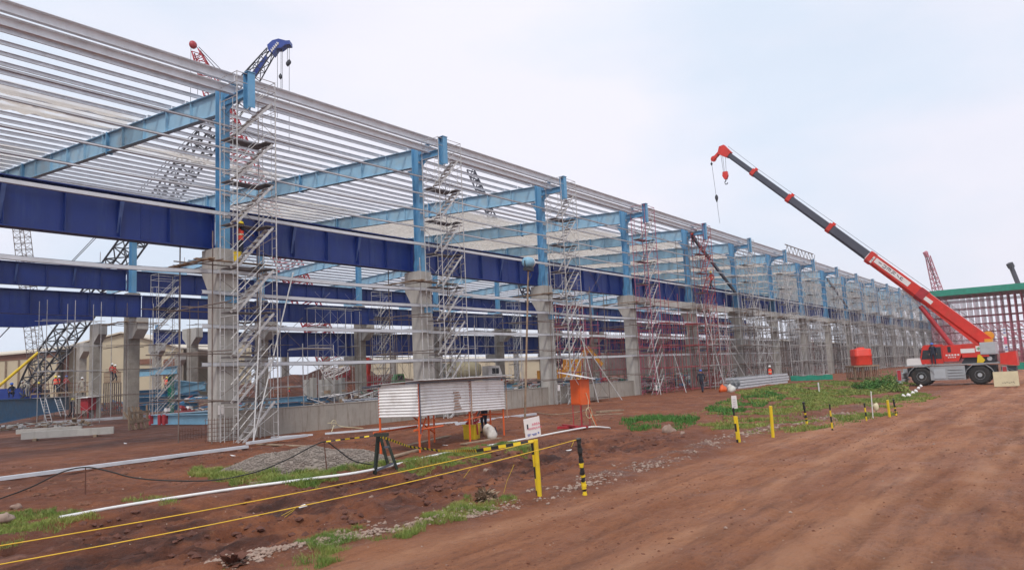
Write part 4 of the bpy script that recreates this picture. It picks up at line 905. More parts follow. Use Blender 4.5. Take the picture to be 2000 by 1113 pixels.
b = MB(); P_ = [G(1090, 838), G(1148, 836)]; b.beam(P_[0]+Vector((0, 0, .06)), P_[1]+Vector((0, 0, .06)), .16, .09); b.beam(P_[0]+Vector((.5, .1, .12)), P_[1]+Vector((-.6, .1, .12)), .1, .06)
tag(b.build('red_timber', m_redd), 'red painted timber lying under the orange cabinet', 'timber')
# ------------------------------------------------------------------ lamp on a pole
p = Vector((4.66, -11.61, gz(4.66, -11.61))); r = thing('floodlight_pole', 'tall thin pole with a round pale green floodlight on top', 'lamp', p)
b = MB(); b.tube((0, 0, -.1), (.05, -.5, 5.95), .042, 8, .032); b.build('pole', m_wood, r)
b = MB(); b.lathe((.03, -.52, 6.25), [(.05, -.19), (.17, -.17), (.2, -.02), (.2, .14), (.16, .18), (.04, .19)], 18, 'X'); b.build('lamp_housing', m_stlight, r, True)
b = MB(); b.lathe((.03, -.52, 6.24), [(.185, .19), (.19, .215)], 18, 'X'); b.build('lamp_glass', m_board, r)
b = MB(); b.beam((-.18, -.52, 6.05), (-.18, -.52, 6.3), .03, .03); b.beam((.24, -.52, 6.05), (.24, -.52, 6.3), .03, .03); b.box(-.19, .26, -.6, -.44, 5.93, 6.05); b.path([(.1, -.52, 5.95), (.2, -.55, 5.8), (.05, -.5, 5.55), (.04, -.42, 5.0)], .015); b.build('bracket', m_dark, r)
# ------------------------------------------------------------------ barrier posts, ropes, signs
def striped(b, a, c, r_, n=10, two=True):
    a, c = Vector(a), Vector(c)
    for i in range(n): b.tube(a.lerp(c, i/n), a.lerp(c, (i+1)/n), r_, 8, mi=i % 2 if two else 0)
def D(px, py, ref): return atD(px, py, (ref-Vector(CAMP)).dot(Vector(FW)))
def post(foot, top, r_, kind, lab):
    f = G(*foot); t_ = D(*top, f); f = f-Vector((0, 0, .12)); b = MB()
    if kind == 'y': b.tube(f, t_, r_, 10); mt = [m_yel]
    elif kind == 'by':
        a = (t_-f); n = 26
        for i in range(n):        # spiral wrap: short slanted rings
            b.tube(f+a*(i/n)+Vector((.006*math.sin(i*2.1), .006*math.cos(i*1.7), 0)), f+a*((i+1)/n)+Vector((.006*math.sin(i*2.1+1), 0, 0)), r_*(1+.18*math.sin(i*1.3)), 8, mi=1 if (i in (2, 3, 6, 10, 14, 15) or (i < 9 and i % 2)) else 0)
        mt = [m_tapeb, m_yel]
    elif kind == 'w': b.tube(f, t_, r_, 8); mt = [m_whitep]
    else: striped(b, f, t_, r_, 5); mt = [m_tapeb, m_yel]
    o = b.build('barrier_post', mt); o['category'] = 'post'; o['label'] = lab; o['group'] = 'barrier posts along the road'; return o, t_
_, tp1 = post((1054, 963), (1046, 858), .042, 'y', 'thick yellow post right under the white sign')
post((1051, 967), (1039, 864), .022, 's', 'thin black and yellow stake against the thick yellow post of the sign')
_, tp2 = post((1143, 964), (1130, 856), .040, 'by', 'leaning post wrapped in black and yellow tape, nearest to the road')
post((1444, 863), (1437, 813), .05, 'y', 'thick yellow post below the narrow white plate')
post((1441, 864), (1432, 796), .028, 's', 'thin black and yellow stake holding the narrow white plate')
post((1510, 854), (1505, 793), .048, 'y', 'plain yellow post alone on the grass edge, second along the road')
post((1577, 831), (1569, 785), .038, 'by', 'leaning black and yellow post between the plain yellow post and the thin stakes')
post((1626, 840), (1620, 789), .025, 's', 'thin black-topped yellow stake in the grass')
post((1693, 823), (1688, 787), .025, 's', 'thin dark stake left of the cloth-tied stake')
post((1705, 816), (1701, 764), .018, 'w', 'pale thin stake with a cloth tied low')
post((1738, 814), (1733, 781), .045, 'y', 'yellow post near the far end of the row')
post((1751, 812), (1745, 780), .032, 'by', 'last black and yellow post of the row')
post((1600, 765), (1598, 747), .05, 'w', 'short pale green-white stub post far back in the grass')
v, f = blob(tuple(D(1711, 795, G(1705, 816))), .1, .1, .13, 9, amp=.3); m = MB(); m.add(v, f); tag(m.build('tied_cloth', m_beige, None, True), 'pale cloth knotted on the thin white stake', 'cloth')
# sign
q = [D(x, y, tp1) for x, y in ((1027, 858), (1057, 851), (1053, 812), (1022, 819))]
r = thing('area_sign', 'white rectangular sign with pink lettering on the thick yellow post', 'sign', (0, 0, 0))
n0 = (q[1]-q[0]).cross(q[3]-q[0]).normalized(); n0 = n0 if n0.dot(Vector(CAMP)-q[0]) > 0 else -n0
b = MB(); b.hexa([v-n0*.012 for v in q]+q); bo = b.build('board', m_board, r)
U = (q[1]-q[0]); V_ = (q[3]-q[0])
def sp_(u, v, o=.003): return q[0]+U*u+V_*v+n0*o
def text(s_, u, v, hgt, mt, parent, name):
    c = bpy.data.curves.new(name, 'FONT'); c.body = s_; c.size = hgt; c.extrude = .001; o = bpy.data.objects.new('tmp', c); COL.objects.link(o)
    dg = bpy.context.evaluated_depsgraph_get(); me = bpy.data.meshes.new_from_object(o.evaluated_get(dg)); bpy.data.objects.remove(o)
    me.materials.clear(); me.materials.append(mt); o = bpy.data.objects.new(name, me); COL.objects.link(o)
    X = U.normalized(); Z = n0; Y = Z.cross(X); p = sp_(u, v, .004); o.matrix_world = Matrix(((X.x, Y.x, Z.x, p.x), (X.y, Y.y, Z.y, p.y), (X.z, Y.z, Z.z, p.z), (0, 0, 0, 1))); o.parent = parent; return o
text('AREA', .50, .60, .062, m_pink, bo, 'lettering'); text('PEKERJAAN', .20, .42, .050, m_pink, bo, 'lettering')
b = MB(); b.hexa([sp_(.16, .49), sp_(.26, .49), sp_(.26, .72), sp_(.18, .72), sp_(.16, .49, .006), sp_(.26, .49, .006), sp_(.26, .72, .006), sp_(.18, .72, .006)]); b.build('figure_symbol', m_ink, bo)
b = MB()
for u0, u1, v0, v1 in ((.42, .74, .17, .205), (.48, .72, .12, .145), (.15, .34, .17, .20), (.15, .30, .12, .14), (.82, .9, .15, .24), (.15, .36, .22, .235)): b.hexa([sp_(u0, v0), sp_(u1, v0), sp_(u1, v1), sp_(u0, v1), sp_(u0, v0, .006), sp_(u1, v0, .006), sp_(u1, v1, .006), sp_(u0, v1, .006)])
b.build('small_print', m_bluep, bo)
ft = G(1441, 864); q2 = [D(x, y, ft) for x, y in ((1430, 798), (1441, 797), (1438, 772), (1428, 773))]; b = MB(); b.hexa([v-n0*.01 for v in q2]+q2)
r = thing('marker_plate', 'narrow white plate on the thin stake beside the first right-hand yellow post', 'sign', (0, 0, 0)); bo2 = b.build('plate', m_board, r)
b = MB()
for k in range(4): p = q2[0].lerp(q2[3], .2+.18*k); e = q2[1].lerp(q2[2], .2+.18*k); b.beam(p.lerp(e, .25)+n0*.004, p.lerp(e, .75)+n0*.004, .005, .03, n0)
b.build('faint_marks', m_lgrey, bo2)
def rope(pts, r_, mt, name, lab, cat='rope', sag=0., n=14):
    P = []
    for a, c in zip(pts, pts[1:]):
        a, c = Vector(a), Vector(c)
        for i in range(n): f = i/n; P.append(a.lerp(c, f)-Vector((0, 0, 4*sag*f*(1-f))))
    P.append(Vector(pts[-1])); b = MB(); b.path(P, r_, 6); return tag(b.build(name, mt, None, True), lab, cat)
rope([atD(-60, 1075, 8), tp1-Vector((0, 0, .03))], .0068, m_rope, 'barrier_rope', 'upper yellow rope running left from the sign post', sag=.075)
rope([atD(-60, 1112, 8), D(1127, 858, tp2)], .0068, m_rope, 'barrier_rope', 'lower yellow rope running left from the tape-wrapped post', sag=.10)
def strip(pts, wd, lab, name='tape_strip', mt=m_yel): b = MB(); [b.beam(a, c, .004, wd, (FW[0], FW[1], 0)) for a, c in zip(pts, pts[1:])]; tag(b.build(name, mt), lab, 'tape', 'tape strips on the ropes')
for a, c, lab, rf in (((577, 992), (550, 1006), 'yellow tape end hanging from the lower rope at left, upper one', 10.4), ((575, 995), (556, 1009), 'yellow tape end hanging from the lower rope at left, lower one', 10.4), ((919, 914), (906, 932), 'short yellow tape tied to the lower rope under the shed', 12.4), ((1004, 907), (990, 939), 'long yellow tape hanging left of the sign post', 13.0), ((990, 939), (984, 962), 'lower twist of the long yellow tape near the weeds', 13.0), ((1121, 860), (1116, 872), 'yellow tape knot at the tape-wrapped post', 13.4)):
    strip([atD(*a, rf), atD(*c, rf)], .03, lab)
# striped warning tape
def warn(pts, wd, lab, step=.12, tw=0):
    b = MB(); P = [Vector(p) for p in pts]; k = 0
    for a, c in zip(P, P[1:]):
        n = max(1, int((c-a).length/step))
        for i in range(n):
            up = Vector((math.sin((k+i)*tw)*.6, 0, 1)); b.beam(a.lerp(c, i/n), a.lerp(c, (i+1)/n), .004, wd, up, mi=(k+i) % 2)
        k += n
    tag(b.build('warning_tape', [m_tapeb, m_yel]), lab, 'tape', 'striped warning tapes')
af = G(757, 928); AT = D(740, 849, af)
s2 = G(640, 930)
warn([D(628, 863, s2), AT], .03, 'thin yellow and black tape left of the A-frame trestle', tw=.8)
warn([D(738, 850, af), D(800, 872, G(800, 900)), D(860, 880, G(860, 905)), D(930, 880, tp1), tp1-Vector((0, 0, .02))], .055, 'black and yellow striped tape from the trestle to the sign post', .13, .15)
# trestle
r = thing('timber_trestle', 'dark A-frame timber trestle standing on the mud', 'trestle', (0, 0, 0))
for (fx, fy), (tx, ty) in (((731, 932), (739, 849)), ((764, 927), (742, 849)), ((781, 928), (752, 849))): f = G(fx, fy); b = MB(); b.beam(f-Vector((0, 0, .05)), D(tx, ty, f), .075, .06); b.build('leg', m_trest, r)
b = MB(); b.beam(D(731, 849, af), D(759, 848, af), .08, .08); b.build('top_bar', m_trest, r); b = MB(); b.beam(D(736, 918, af), D(768, 904, af), .05, .05); b.beam(D(750, 873, af), D(760, 872, af), .04, .04); b.build('cross_bar', m_boomd, r)
# stakes and black cable
for (fx, fy), (tx, ty), lab in (((167, 965), (167, 911), 'thin rusty stake holding the black cable at left'), ((640, 930), (633, 862), 'thin rusty stake holding the black cable by the gravel heap'), ((186*1.0+0, 1030), (186, 1030), '')):
    if lab: f = G(fx, fy); b = MB(); b.tube(f-Vector((0, 0, .1)), D(tx, ty, f), .012, 6); tag(b.build('cable_stake', m_brownr), lab, 'stake', 'cable stakes')
d1 = (G(167, 965)-Vector(CAMP)).dot(Vector(FW)); d2 = (G(640, 930)-Vector(CAMP)).dot(Vector(FW))
cp = [(-30, 985), (0, 976), (60, 951), (120, 922), (165, 912), (210, 919), (260, 932), (330, 938), (420, 937), (500, 921), (560, 897), (610, 871), (636, 862), (655, 874), (690, 899), (728, 907)]
P_ = []
for x, y in cp: f = (x-167)/(638-167); q_ = atD(x, y, d1+(d2-d1)*max(-.3, f)); P_.append(q_ if q_.z > gz(q_.x, q_.y)+.03 else G(x, y)+Vector((0, 0, .03)))
def smooth(P, k=5):
    out_ = []
    for i in range(len(P)-1):
        p0, p1_, p2, p3 = P[max(0, i-1)], P[i], P[i+1], P[min(len(P)-1, i+2)]
        for j in range(k): t_ = j/k; out_.append(.5*((2*p1_)+(p2-p0)*t_+(2*p0-5*p1_+4*p2-p3)*t_**2+(3*p1_-p0-3*p2+p3)*t_**3))
    return out_+[P[-1]]
b = MB(); b.path(smooth(P_), .016, 6); tag(b.build('power_cable', m_cable, None, True), 'thick black cable looping over two thin stakes', 'cable')
# white hose, white channels on the ground
P_ = [G(x, y)+Vector((0, 0, .05)) for x, y in ((115, 1016), (250, 991), (450, 960), (600, 940), (720, 923), (860, 890), (960, 872), (1040, 857), (1100, 845), (1155, 836), (1192, 838))]
b = MB(); b.path(smooth(P_), .03, 8); tag(b.build('plastic_pipe', m_whitep, None, True), 'long thin white plastic pipe lying across the mud behind the ropes', 'pipe')
lying('steel_channel', [(-30, 944), (482, 876)], .2, .09, m_girt, 'long white steel channel lying on the mud at the left', 'channel', 'white channels on the ground', .03)
lying('steel_channel', [(484, 873), (598, 857)], .2, .09, m_girt, 'short white channel continuing toward the plinth wall', 'channel', 'white channels on the ground', .1)
lying('steel_channel', [(529, 855), (611, 850)], .12, .06, m_girt, 'thin white channel close under the plinth wall', 'channel', 'white channels on the ground')
lying('steel_channel', [(636, 848), (760, 838), (893, 826)], .14, .07, m_girt, 'white channel in front of the plinth wall behind the shed', 'channel', 'white channels on the ground')
lying('steel_channel', [(893, 830), (1045, 810)], .2, .1, m_girt, 'white channel between the shed and the lamp pole', 'channel', 'white channels on the ground')
lying('steel_channel', [(80, 829), (398, 807)], .3, .2, m_girt, 'long white channel inside the hall crossing behind the timber crib', 'channel', 'white channels on the ground')
b = MB(); b.path(smooth([G(1045, 806)+Vector((0, 0, .05)), G(1075, 812)+Vector((0, 0, .08)), G(1118, 808)+Vector((0, 0, .05)), G(1150, 800)+Vector((0, 0, .05))]), .025, 6); tag(b.build('old_rope', m_wood), 'pale old rope on the mud between the lamp pole and the timber pile', 'rope')
b = MB(); b.path(smooth([atY(640, 826, -.5), atY(655, 826, -.5), atY(670, 833, -.5), atY(740, 838, -3), atY(800, 845, -6)]), .02, 6); b.path([atY(652, 826, -.45)+Vector((.14*math.cos(q*.5), 0, .14*math.sin(q*.5))) for q in range(14)], .015, 5); b.path([atY(652, 830, -.5), atY(645, 850, -2), atY(660, 872, -6)], .02, 6)
tag(b.build('hanging_rope', m_beige), 'pale rope looped on the plinth wall trailing to the trestle', 'rope')
# precast beams, crib, rebar
def pbeam(a, c, w_, h, mt, lab, lift=.1, bearers=True):
    p, q = G(*a), G(*c); z = max(p.z, q.z); p.z = q.z = 0; r = thing('precast_beam', lab, 'beam', (0, 0, z), 0, 'precast beams'); b = MB(); b.beam(p+Vector((0, 0, h/2+lift)), q+Vector((0, 0, h/2+lift)), w_, h); b.build('beam_body', mt, r)
    if bearers:
        for f in (.15, .8): b = MB(); c_ = p.lerp(q, f); d_ = (q-p).normalized().cross(Vector((0, 0, 1))); b.beam(c_-d_*.4+Vector((0, 0, lift/2)), c_+d_*.4+Vector((0, 0, lift/2)), .15, lift+.04); b.build('bearer', m_wood, r)
    return r
pbeam((42, 862), (222, 850), .35, .34, m_conc, 'grey precast beam on bearers at left inside the hall, the nearer one')
pbeam((32, 851), (160, 843), .3, .25, m_conc, 'short grey precast beam at left inside the hall, behind the nearer one')
p = G(262, 838); r = thing('timber_crib', 'rough timber crib clamped round the foot of the second row column', 'crib', (p.x, p.y, gz(p.x, p.y)), .6)
rr = random.Random(9)
for i in range(9): b = MB(); x = -.9+i*.22; b.beam((x, -.2+rr.uniform(-.3, .3), 0), (x+rr.uniform(-.25, .25), rr.uniform(-.3, .3), 1.0+rr.random()*.35), .09, .09); b.build('stake', m_wood, r)
for z in (.45, .95): b = MB(); b.beam((-1.1, -.35, z), (1.1, -.3, z), .06, .14); b.build('rail', m_wood, r)
for px, py, nn_, lab in ((432, 862, 12, 'rusty rebar mesh standing at the foot of the first facade column'), (380, 858, 9, 'rusty rebar mesh left of the foot of the first facade column')):
    p = G(px, py); b = MB()
    for i in range(nn_): b.tube((i*.11-.6, 0, -.05), (i*.11-.6, 0, .95 if nn_ > 9 else .5), .009, 4)
    for k in range(6 if nn_ > 9 else 3): b.tube((-.65, 0, .08+k*.16), (nn_*.11-.6, 0, .08+k*.16), .009, 4)
    o = b.build('rebar_mesh', m_brownr); o.location = p; o.rotation_euler.z = -.3; tag(o, lab, 'rebar', 'rebar meshes')
for (x, y, Y), lab in (((431, 800, -.03), 'small white card hung on the first facade column'), ((1091, 757+0, -.9), 'small white card tied by the third facade column'), ((1282, 757, -2.7), 'small white card on the magenta stair tower')):
    p = atY(x, y, Y); b = MB(); b.box(p.x-.13, p.x+.13, Y-.02, Y, p.z-.19, p.z+.19); tag(b.build('tag_card', m_board), lab, 'card', 'white cards')
# blue junction plate on the first column
p = atY(452, 581, -.03); b = MB(); b.box(p.x-.32, p.x+.32, -.05, -.003, p.z-.22, p.z+.22); tag(b.build('embedded_plate', m_blue), 'blue steel plate fixed to the first facade concrete column', 'plate', 'embedded plates')
for n in (1, 2): o = b.build('embedded_plate', m_blue); o.location.x = n*B-p.x+.35-.2; tag(o, 'small blue steel plate fixed to the '+ORD[n]+' facade concrete column', 'plate', 'embedded plates')

# ------------------------------------------------------------------ people
def person(pose, label, loc, face, shirt=m_navyc, trousers=m_navyc, hat=m_hely, vest=None, size=1.0):
    J = {'stand': dict(), 'walk': dict(lk=(.18, .02, .50), lf=(.12, -.02, .07), rk=(.02, -.12, .48), rf=(-.32, -.12, .10), le=(-.12, .27, 1.18), lh=(.02, .27, .95), re=(.12, -.27, 1.18), rh=(.3, -.25, 1.0)),
         'reach': dict(le=(.18, .25, 1.22), lh=(.42, .2, 1.15), re=(.2, -.24, 1.25), rh=(.45, -.16, 1.2)),
         'bend': dict(ch=(.28, 0, 1.12), nk=(.42, 0, 1.24), hd=(.54, 0, 1.30), ls=(.32, .19, 1.14), rs=(.32, -.19, 1.14), le=(.42, .25, .88), lh=(.52, .18, .66), re=(.42, -.25, .86), rh=(.54, -.16, .62), lk=(.08, .13, .5), rk=(.06, -.13, .5)),
         'crouch': dict(pv=(-.1, 0, .34), sp=(-.04, 0, .52), ch=(.06, 0, .76), nk=(.12, 0, .92), hd=(.17, 0, 1.05), ls=(.06, .19, .82), rs=(.06, -.19, .82), lhip=(-.08, .1, .32), rhip=(-.08, -.1, .32), lk=(.34, .16, .48), rk=(.34, -.16, .46), lf=(.2, .15, .07), rf=(.18, -.15, .07), lt=(.36, .15, .03), rt=(.34, -.15, .03), le=(.22, .26, .6), lh=(.42, .16, .5), re=(.22, -.26, .6), rh=(.42, -.12, .48))}[pose]
    d = dict(pv=(0, 0, .93), sp=(0, 0, 1.1), ch=(.01, 0, 1.32), nk=(.01, 0, 1.49), hd=(.03, 0, 1.62), tp=None, ls=(0, .19, 1.42), rs=(0, -.19, 1.42), le=(-.03, .26, 1.15), lh=(.06, .26, .90), re=(-.03, -.26, 1.15), rh=(.06, -.26, .90),
             lhip=(0, .10, .90), rhip=(0, -.10, .90), lk=(.02, .11, .50), rk=(.02, -.11, .50), lf=(0, .12, .08), rf=(0, -.12, .08))
    d.update(J); d['tp'] = tuple(Vector(d['hd'])+(Vector(d['hd'])-Vector(d['nk'])).normalized()*.08)
    for s_ in 'lr':
        d.setdefault(s_+'t', (d[s_+'f'][0]+.17, d[s_+'f'][1], max(.03, d[s_+'f'][2]-.04)))
        e, h = Vector(d[s_+'e']), Vector(d[s_+'h']); u = (h-e).normalized(); d[s_+'p'] = tuple(h+u*.08); d[s_+'g'] = tuple(h+u*.15)
    R_ = dict(pv=.14, sp=.125, ch=.15, nk=.06, hd=.095, tp=.085, ls=.065, rs=.065, le=.045, re=.045, lh=.03, rh=.03, lp=.036, rp=.036, lg=.02, rg=.02, lhip=.09, rhip=.09, lk=.062, rk=.062, lf=.048, rf=.048, lt=.04, rt=.04)
    K = list(R_); me = bpy.data.meshes.new('body'); E_ = [('pv', 'sp'), ('sp', 'ch'), ('ch', 'nk'), ('nk', 'hd'), ('hd', 'tp')]
    for s_ in 'lr': E_ += [('ch', s_+'s'), (s_+'s', s_+'e'), (s_+'e', s_+'h'), (s_+'h', s_+'p'), (s_+'p', s_+'g'), ('pv', s_+'hip'), (s_+'hip', s_+'k'), (s_+'k', s_+'f'), (s_+'f', s_+'t')]
    me.from_pydata([d[k] for k in K], [(K.index(a), K.index(b_)) for a, b_ in E_], []); o = bpy.data.objects.new('t', me); COL.objects.link(o)
    md = o.modifiers.new('s', 'SKIN'); o.modifiers.new('u', 'SUBSURF').levels = 1
    for i, k in enumerate(K):
        sv = me.skin_vertices[0].data[i]; r_ = R_[k]; sv.radius = (r_*(.72 if k in ('pv', 'sp', 'ch') else 1), r_)
        sv.use_root = (k == 'pv')
    dg = bpy.context.evaluated_depsgraph_get(); bm_ = bpy.data.meshes.new_from_object(o.evaluated_get(dg)); bpy.data.objects.remove(o)
    bm_.materials.clear()
    for m in (trousers, shirt, m_skin, m_boot): bm_.materials.append(m)
    seg = {('pv', 'sp'): 1, ('sp', 'ch'): 1, ('ch', 'nk'): 1, ('nk', 'hd'): 2, ('hd', 'tp'): 2}
    for s_ in 'lr': seg.update({('ch', s_+'s'): 1, (s_+'s', s_+'e'): 1, (s_+'e', s_+'h'): 1, (s_+'h', s_+'p'): 2, (s_+'p', s_+'g'): 2, ('pv', s_+'hip'): 0, (s_+'hip', s_+'k'): 0, (s_+'k', s_+'f'): 0, (s_+'f', s_+'t'): 3})
    for f in bm_.polygons:
        c = f.center; best = (9, 0)
        for (a, b_), mi in seg.items():
            A, Bv = Vector(d[a]), Vector(d[b_]); t_ = max(0, min(1, (c-A).dot(Bv-A)/(Bv-A).length_squared)); dd = (c-A.lerp(Bv, t_)).length
            if dd < best[0]: best = (dd, mi)
        f.material_index = best[1]; f.use_smooth = True
    r = thing('person', label, 'person', loc, face); r.scale = (size,)*3
    o = bpy.data.objects.new('body', bm_); COL.objects.link(o); o.parent = r
    hd = Vector(d['hd']); ax = (hd-Vector(d['nk'])).normalized()
    b = MB(); q = Vector((0, 0, 1)).rotation_difference(ax)
    pf = [(.125, .02), (.155, .025), (.118, .035), (.115, .08), (.09, .125), (.04, .148), (.005, .15)]; m = MB(); m.lathe((0, 0, 0), pf, 14); m.v = [tuple(hd+q @ Vector(v)) for v in m.v]; m.build('helmet', hat, r, True)
    m = MB(); m.add([hd+Vector(v) for v in ((.09, -.015, 0), (.09, .015, 0), (.12, 0, -.03), (.09, 0, .03))], [(0, 2, 1), (0, 1, 3), (0, 3, 2), (1, 2, 3)]); m.build('nose', m_skin, r)
    if vest:
        m = MB(); n = 14; P = [Vector(d['pv']), Vector(d['sp']), Vector(d['ch']), Vector(d['ch']).lerp(Vector(d['nk']), .75)]; rad = [(.125, .165), (.118, .155), (.142, .185), (.085, .13)]; vs = []
        for p, (ra, rb) in zip(P, rad):
            for i in range(n): a = 2*PI*i/n; vs.append(p+Vector((ra*math.cos(a), rb*math.sin(a), 0)))
        m.add(vs, [(j*n+i, j*n+(i+1) % n, (j+1)*n+(i+1) % n, (j+1)*n+i) for j in range(3) for i in range(n)]); vo = m.build('hi_vis_vest', vest, r, True)
        m = MB(); c = P[1].lerp(P[2], .3); pr = [(.132, .172), (.136, .176)]
        vs = [c+Vector((a_*math.cos(2*PI*i/n), b_*math.sin(2*PI*i/n), dz)) for dz, (a_, b_) in zip((-.03, .03), pr) for i in range(n)]
        m.add(vs, [(i, (i+1) % n, n+(i+1) % n, n+i) for i in range(n)]); m.build('reflective_band', m_vesty, vo, True)
    return r
def pd(px, py, dep): return atD(px, py, dep)
person('reach', 'worker in red vest and yellow helmet standing beside the first concrete column head', (.05, -.86, 7.25), 0, m_navyc, m_navyc, m_hely, m_vest, .98)
p = atY(437, 522, -.9); r = thing('yellow_bucket', 'yellow bucket on the planks at the feet of the column-head worker', 'bucket', (-.18, -1.0, 7.25)); b = MB(); b.lathe((0, 0, 0), [(.12, 0), (.17, .36), (.18, .36), (.18, .38)], 16); b.build('bucket_body', m_yel, r); b = MB(); b.path([(0, -.17*math.cos(q*PI/8), .37+.12*math.sin(q*PI/8)) for q in range(9)], .008, 5); b.build('handle', m_dark, r)
person('stand', 'crane operator in dark clothes and blue helmet standing by the cab', (49.93, -18.9, cz+1.65), PI, m_navyc, m_navyc, m_helb, None, .98)
person('walk', 'worker in red vest climbing on the half red stair tower', tuple(atY(1391, 566, -1.2)), 2.5, m_redc, m_navyc, m_hely, m_vest)
person('bend', 'worker in red bending at the eave of the fifth facade column', tuple(atY(1353, 478, -.4)), -.6, m_redc, m_navyc, m_helw, m_vest)
person('walk', 'worker in dark clothes leaning at the foot of the fifth facade column', tuple(G(1371, 766)), .3, m_navyc, m_navyc, m_helb, None, 1.0)
person('stand', 'worker in red vest standing behind the stacked silver channels', tuple(G(1506, 750)), PI*1.1, m_navyc, m_navyc, m_helw, m_vest)
person('bend', 'person in striped shirt bending behind the filled sack under the shed', tuple(G(948, 846)), 2.9, m_greyc, m_navyc, m_helb, None, .95)
person('stand', 'worker in red vest walking on the mud right of the first facade column', tuple(G(564, 786)), -2, m_navyc, m_navyc, m_hely, m_vest)
person('stand', 'worker in pale clothes standing near the dirt mound', tuple(G(607, 784)), -2, m_creamc, m_greyc, m_helw)
person('walk', 'worker with yellow helmet walking below the blue plate girder end', tuple(G(141, 815)), -1.2, m_navyc, m_navyc, m_hely)
PZ = 76
for i, (x, y, dp, ps, sh, tr, ht, vs, lb) in enumerate([(108, 768, 75, 'stand', m_navyc, m_navyc, m_hely, m_vest, 'left one of two workers in red vests side by side on the far platform'), (114, 767, 77, 'stand', m_navyc, m_navyc, m_helw, m_vest, 'right one of two workers in red vests side by side on the far platform'),
        (128, 768, 74, 'walk', m_redc, m_navyc, m_helb, None, 'worker in dark red shirt on the far platform near the brown post'), (160, 772, 73, 'walk', m_creamc, m_creamc, m_helw, None, 'worker in pale clothes at the right end of the far platform'),
        (54, 775, 66, 'bend', m_creamc, m_creamc, m_helw, None, 'worker in pale clothes bending on the blue plate girder'), (79, 770, 72, 'crouch', m_navyc, m_navyc, m_hely, None, 'crouching worker with yellow helmet behind the blue plate girder'),
        (24, 776, 60, 'crouch', m_navyc, m_navyc, m_helb, None, 'crouching worker in dark clothes at the left end of the blue plate girder'), (218, 744, 74, 'stand', m_redc, m_navyc, m_helw, m_vest, 'left worker of the red pair on the timber staging beside the second row column'),
        (224, 746, 75, 'walk', m_redc, m_navyc, m_helw, m_vest, 'right worker of the red pair on the timber staging beside the second row column'), (325, 768, 80, 'stand', m_redc, m_navyc, m_hely, m_vest, 'worker in red among the stacked blue beams')]):
    person(ps, lb, tuple(pd(x, y, dp)), -2+i, sh, tr, ht, vs)

# ------------------------------------------------------------------ inside the hall, left: steel yard
def platform(x0, x1, py, dp, dp2, lab, name='work_platform'):
    r = thing(name, lab, 'platform', (0, 0, 0)); a, c = atD(x0, py, dp), atD(x1, py, dp); a2, c2 = atD(x0, py, dp2), atD(x1, py, dp2); z = max(a.z, c.z)
    for v in (a, c, a2, c2): v.z = z
    b = MB(); b.hexa([v-Vector((0, 0, .14)) for v in (a, c, c2, a2)]+[a, c, c2, a2]); b.build('deck', m_wood, r)
    for i in range(9):
        for u, v in ((a, c), (a2, c2)): p = u.lerp(v, i/8); b = MB(); b.tube((p.x, p.y, -.4), (p.x, p.y, z-.14), .06, 6); b.build('post', m_scafd, r)
    b = MB()
    for i in range(22): p = a2.lerp(c2, i/21); b.tube(p, p+Vector((0, 0, .95)), .02, 4)
    b.tube(a2+Vector((0, 0, .9)), c2+Vector((0, 0, .9)), .025, 4); b.tube(a2+Vector((0, 0, .5)), c2+Vector((0, 0, .5)), .025, 4); b.build('railing', m_brownr, r); return r
platform(60, 182, 768, 72, 79, 'raised timber platform with rusty railing behind the blue plate girder')
platform(203, 236, 745, 73, 77, 'small timber staging beside the second row column', 'timber_staging')
b = MB(); A, C_ = atD(-60, 784, 52), atD(137, 775, 74); A2, C2 = atD(-60, 838, 52), atD(137, 798, 74); r = thing('plate_girder', 'deep sea-blue plate girder lying at the far left below the workers', 'girder', (0, 0, 0))
off = Vector((FW[0], FW[1], 0))*.03; b.hexa([A2, C2, C2+off, A2+off, A, C_, C_+off, A+off]); b.build('web', m_stblue, r)
for u, v in ((A, C_), (A2, C2)): b = MB(); b.beam(u+Vector((0, 0, .03)), v+Vector((0, 0, .03)), .5, .05); b.build('flange', m_stblue, r)
for x, lb in ((90, 'left'), (116, 'right')):
    a, c = pd(x+6 if lb == 'left' else x+8, 822 if lb == 'left' else 812, 60), pd(x-6 if lb == 'left' else x-4, 778, 63); b = MB(); s_ = Vector((RT[0], RT[1], 0))*.22
    b.tube(a-s_, c-s_, .03, 5); b.tube(a+s_, c+s_, .03, 5)
    for i in range(1, 8): p = a.lerp(c, i/8); b.tube(p-s_, p+s_, .02, 4)
    tag(b.build('ladder', m_scaf), lb+' one of two ladders leaning on the sea-blue plate girder', 'ladder', 'ladders at the plate girder')
p = G(172, 816); r = thing('site_cabinet', 'small red cabinet with a white roof inside the hall at left', 'cabinet', p, .4)
b = MB(); b.box(-.45, .45, -.4, .4, .7, 1.75); b.build('cabinet_box', m_redd, r); b = MB(); b.hexa([(-.7, -.6, 1.78), (.7, -.6, 1.84), (.7, .6, 1.84), (-.7, .6, 1.78), (-.7, -.6, 1.82), (.7, -.6, 1.88), (.7, .6, 1.88), (-.7, .6, 1.82)]); b.build('roof', m_board, r)
for x in (-.4, .4):
    for y in (-.35, .35): b = MB(); b.tube((x, y, 0), (x, y, .7), .03, 5); b.build('leg', m_redd, r)
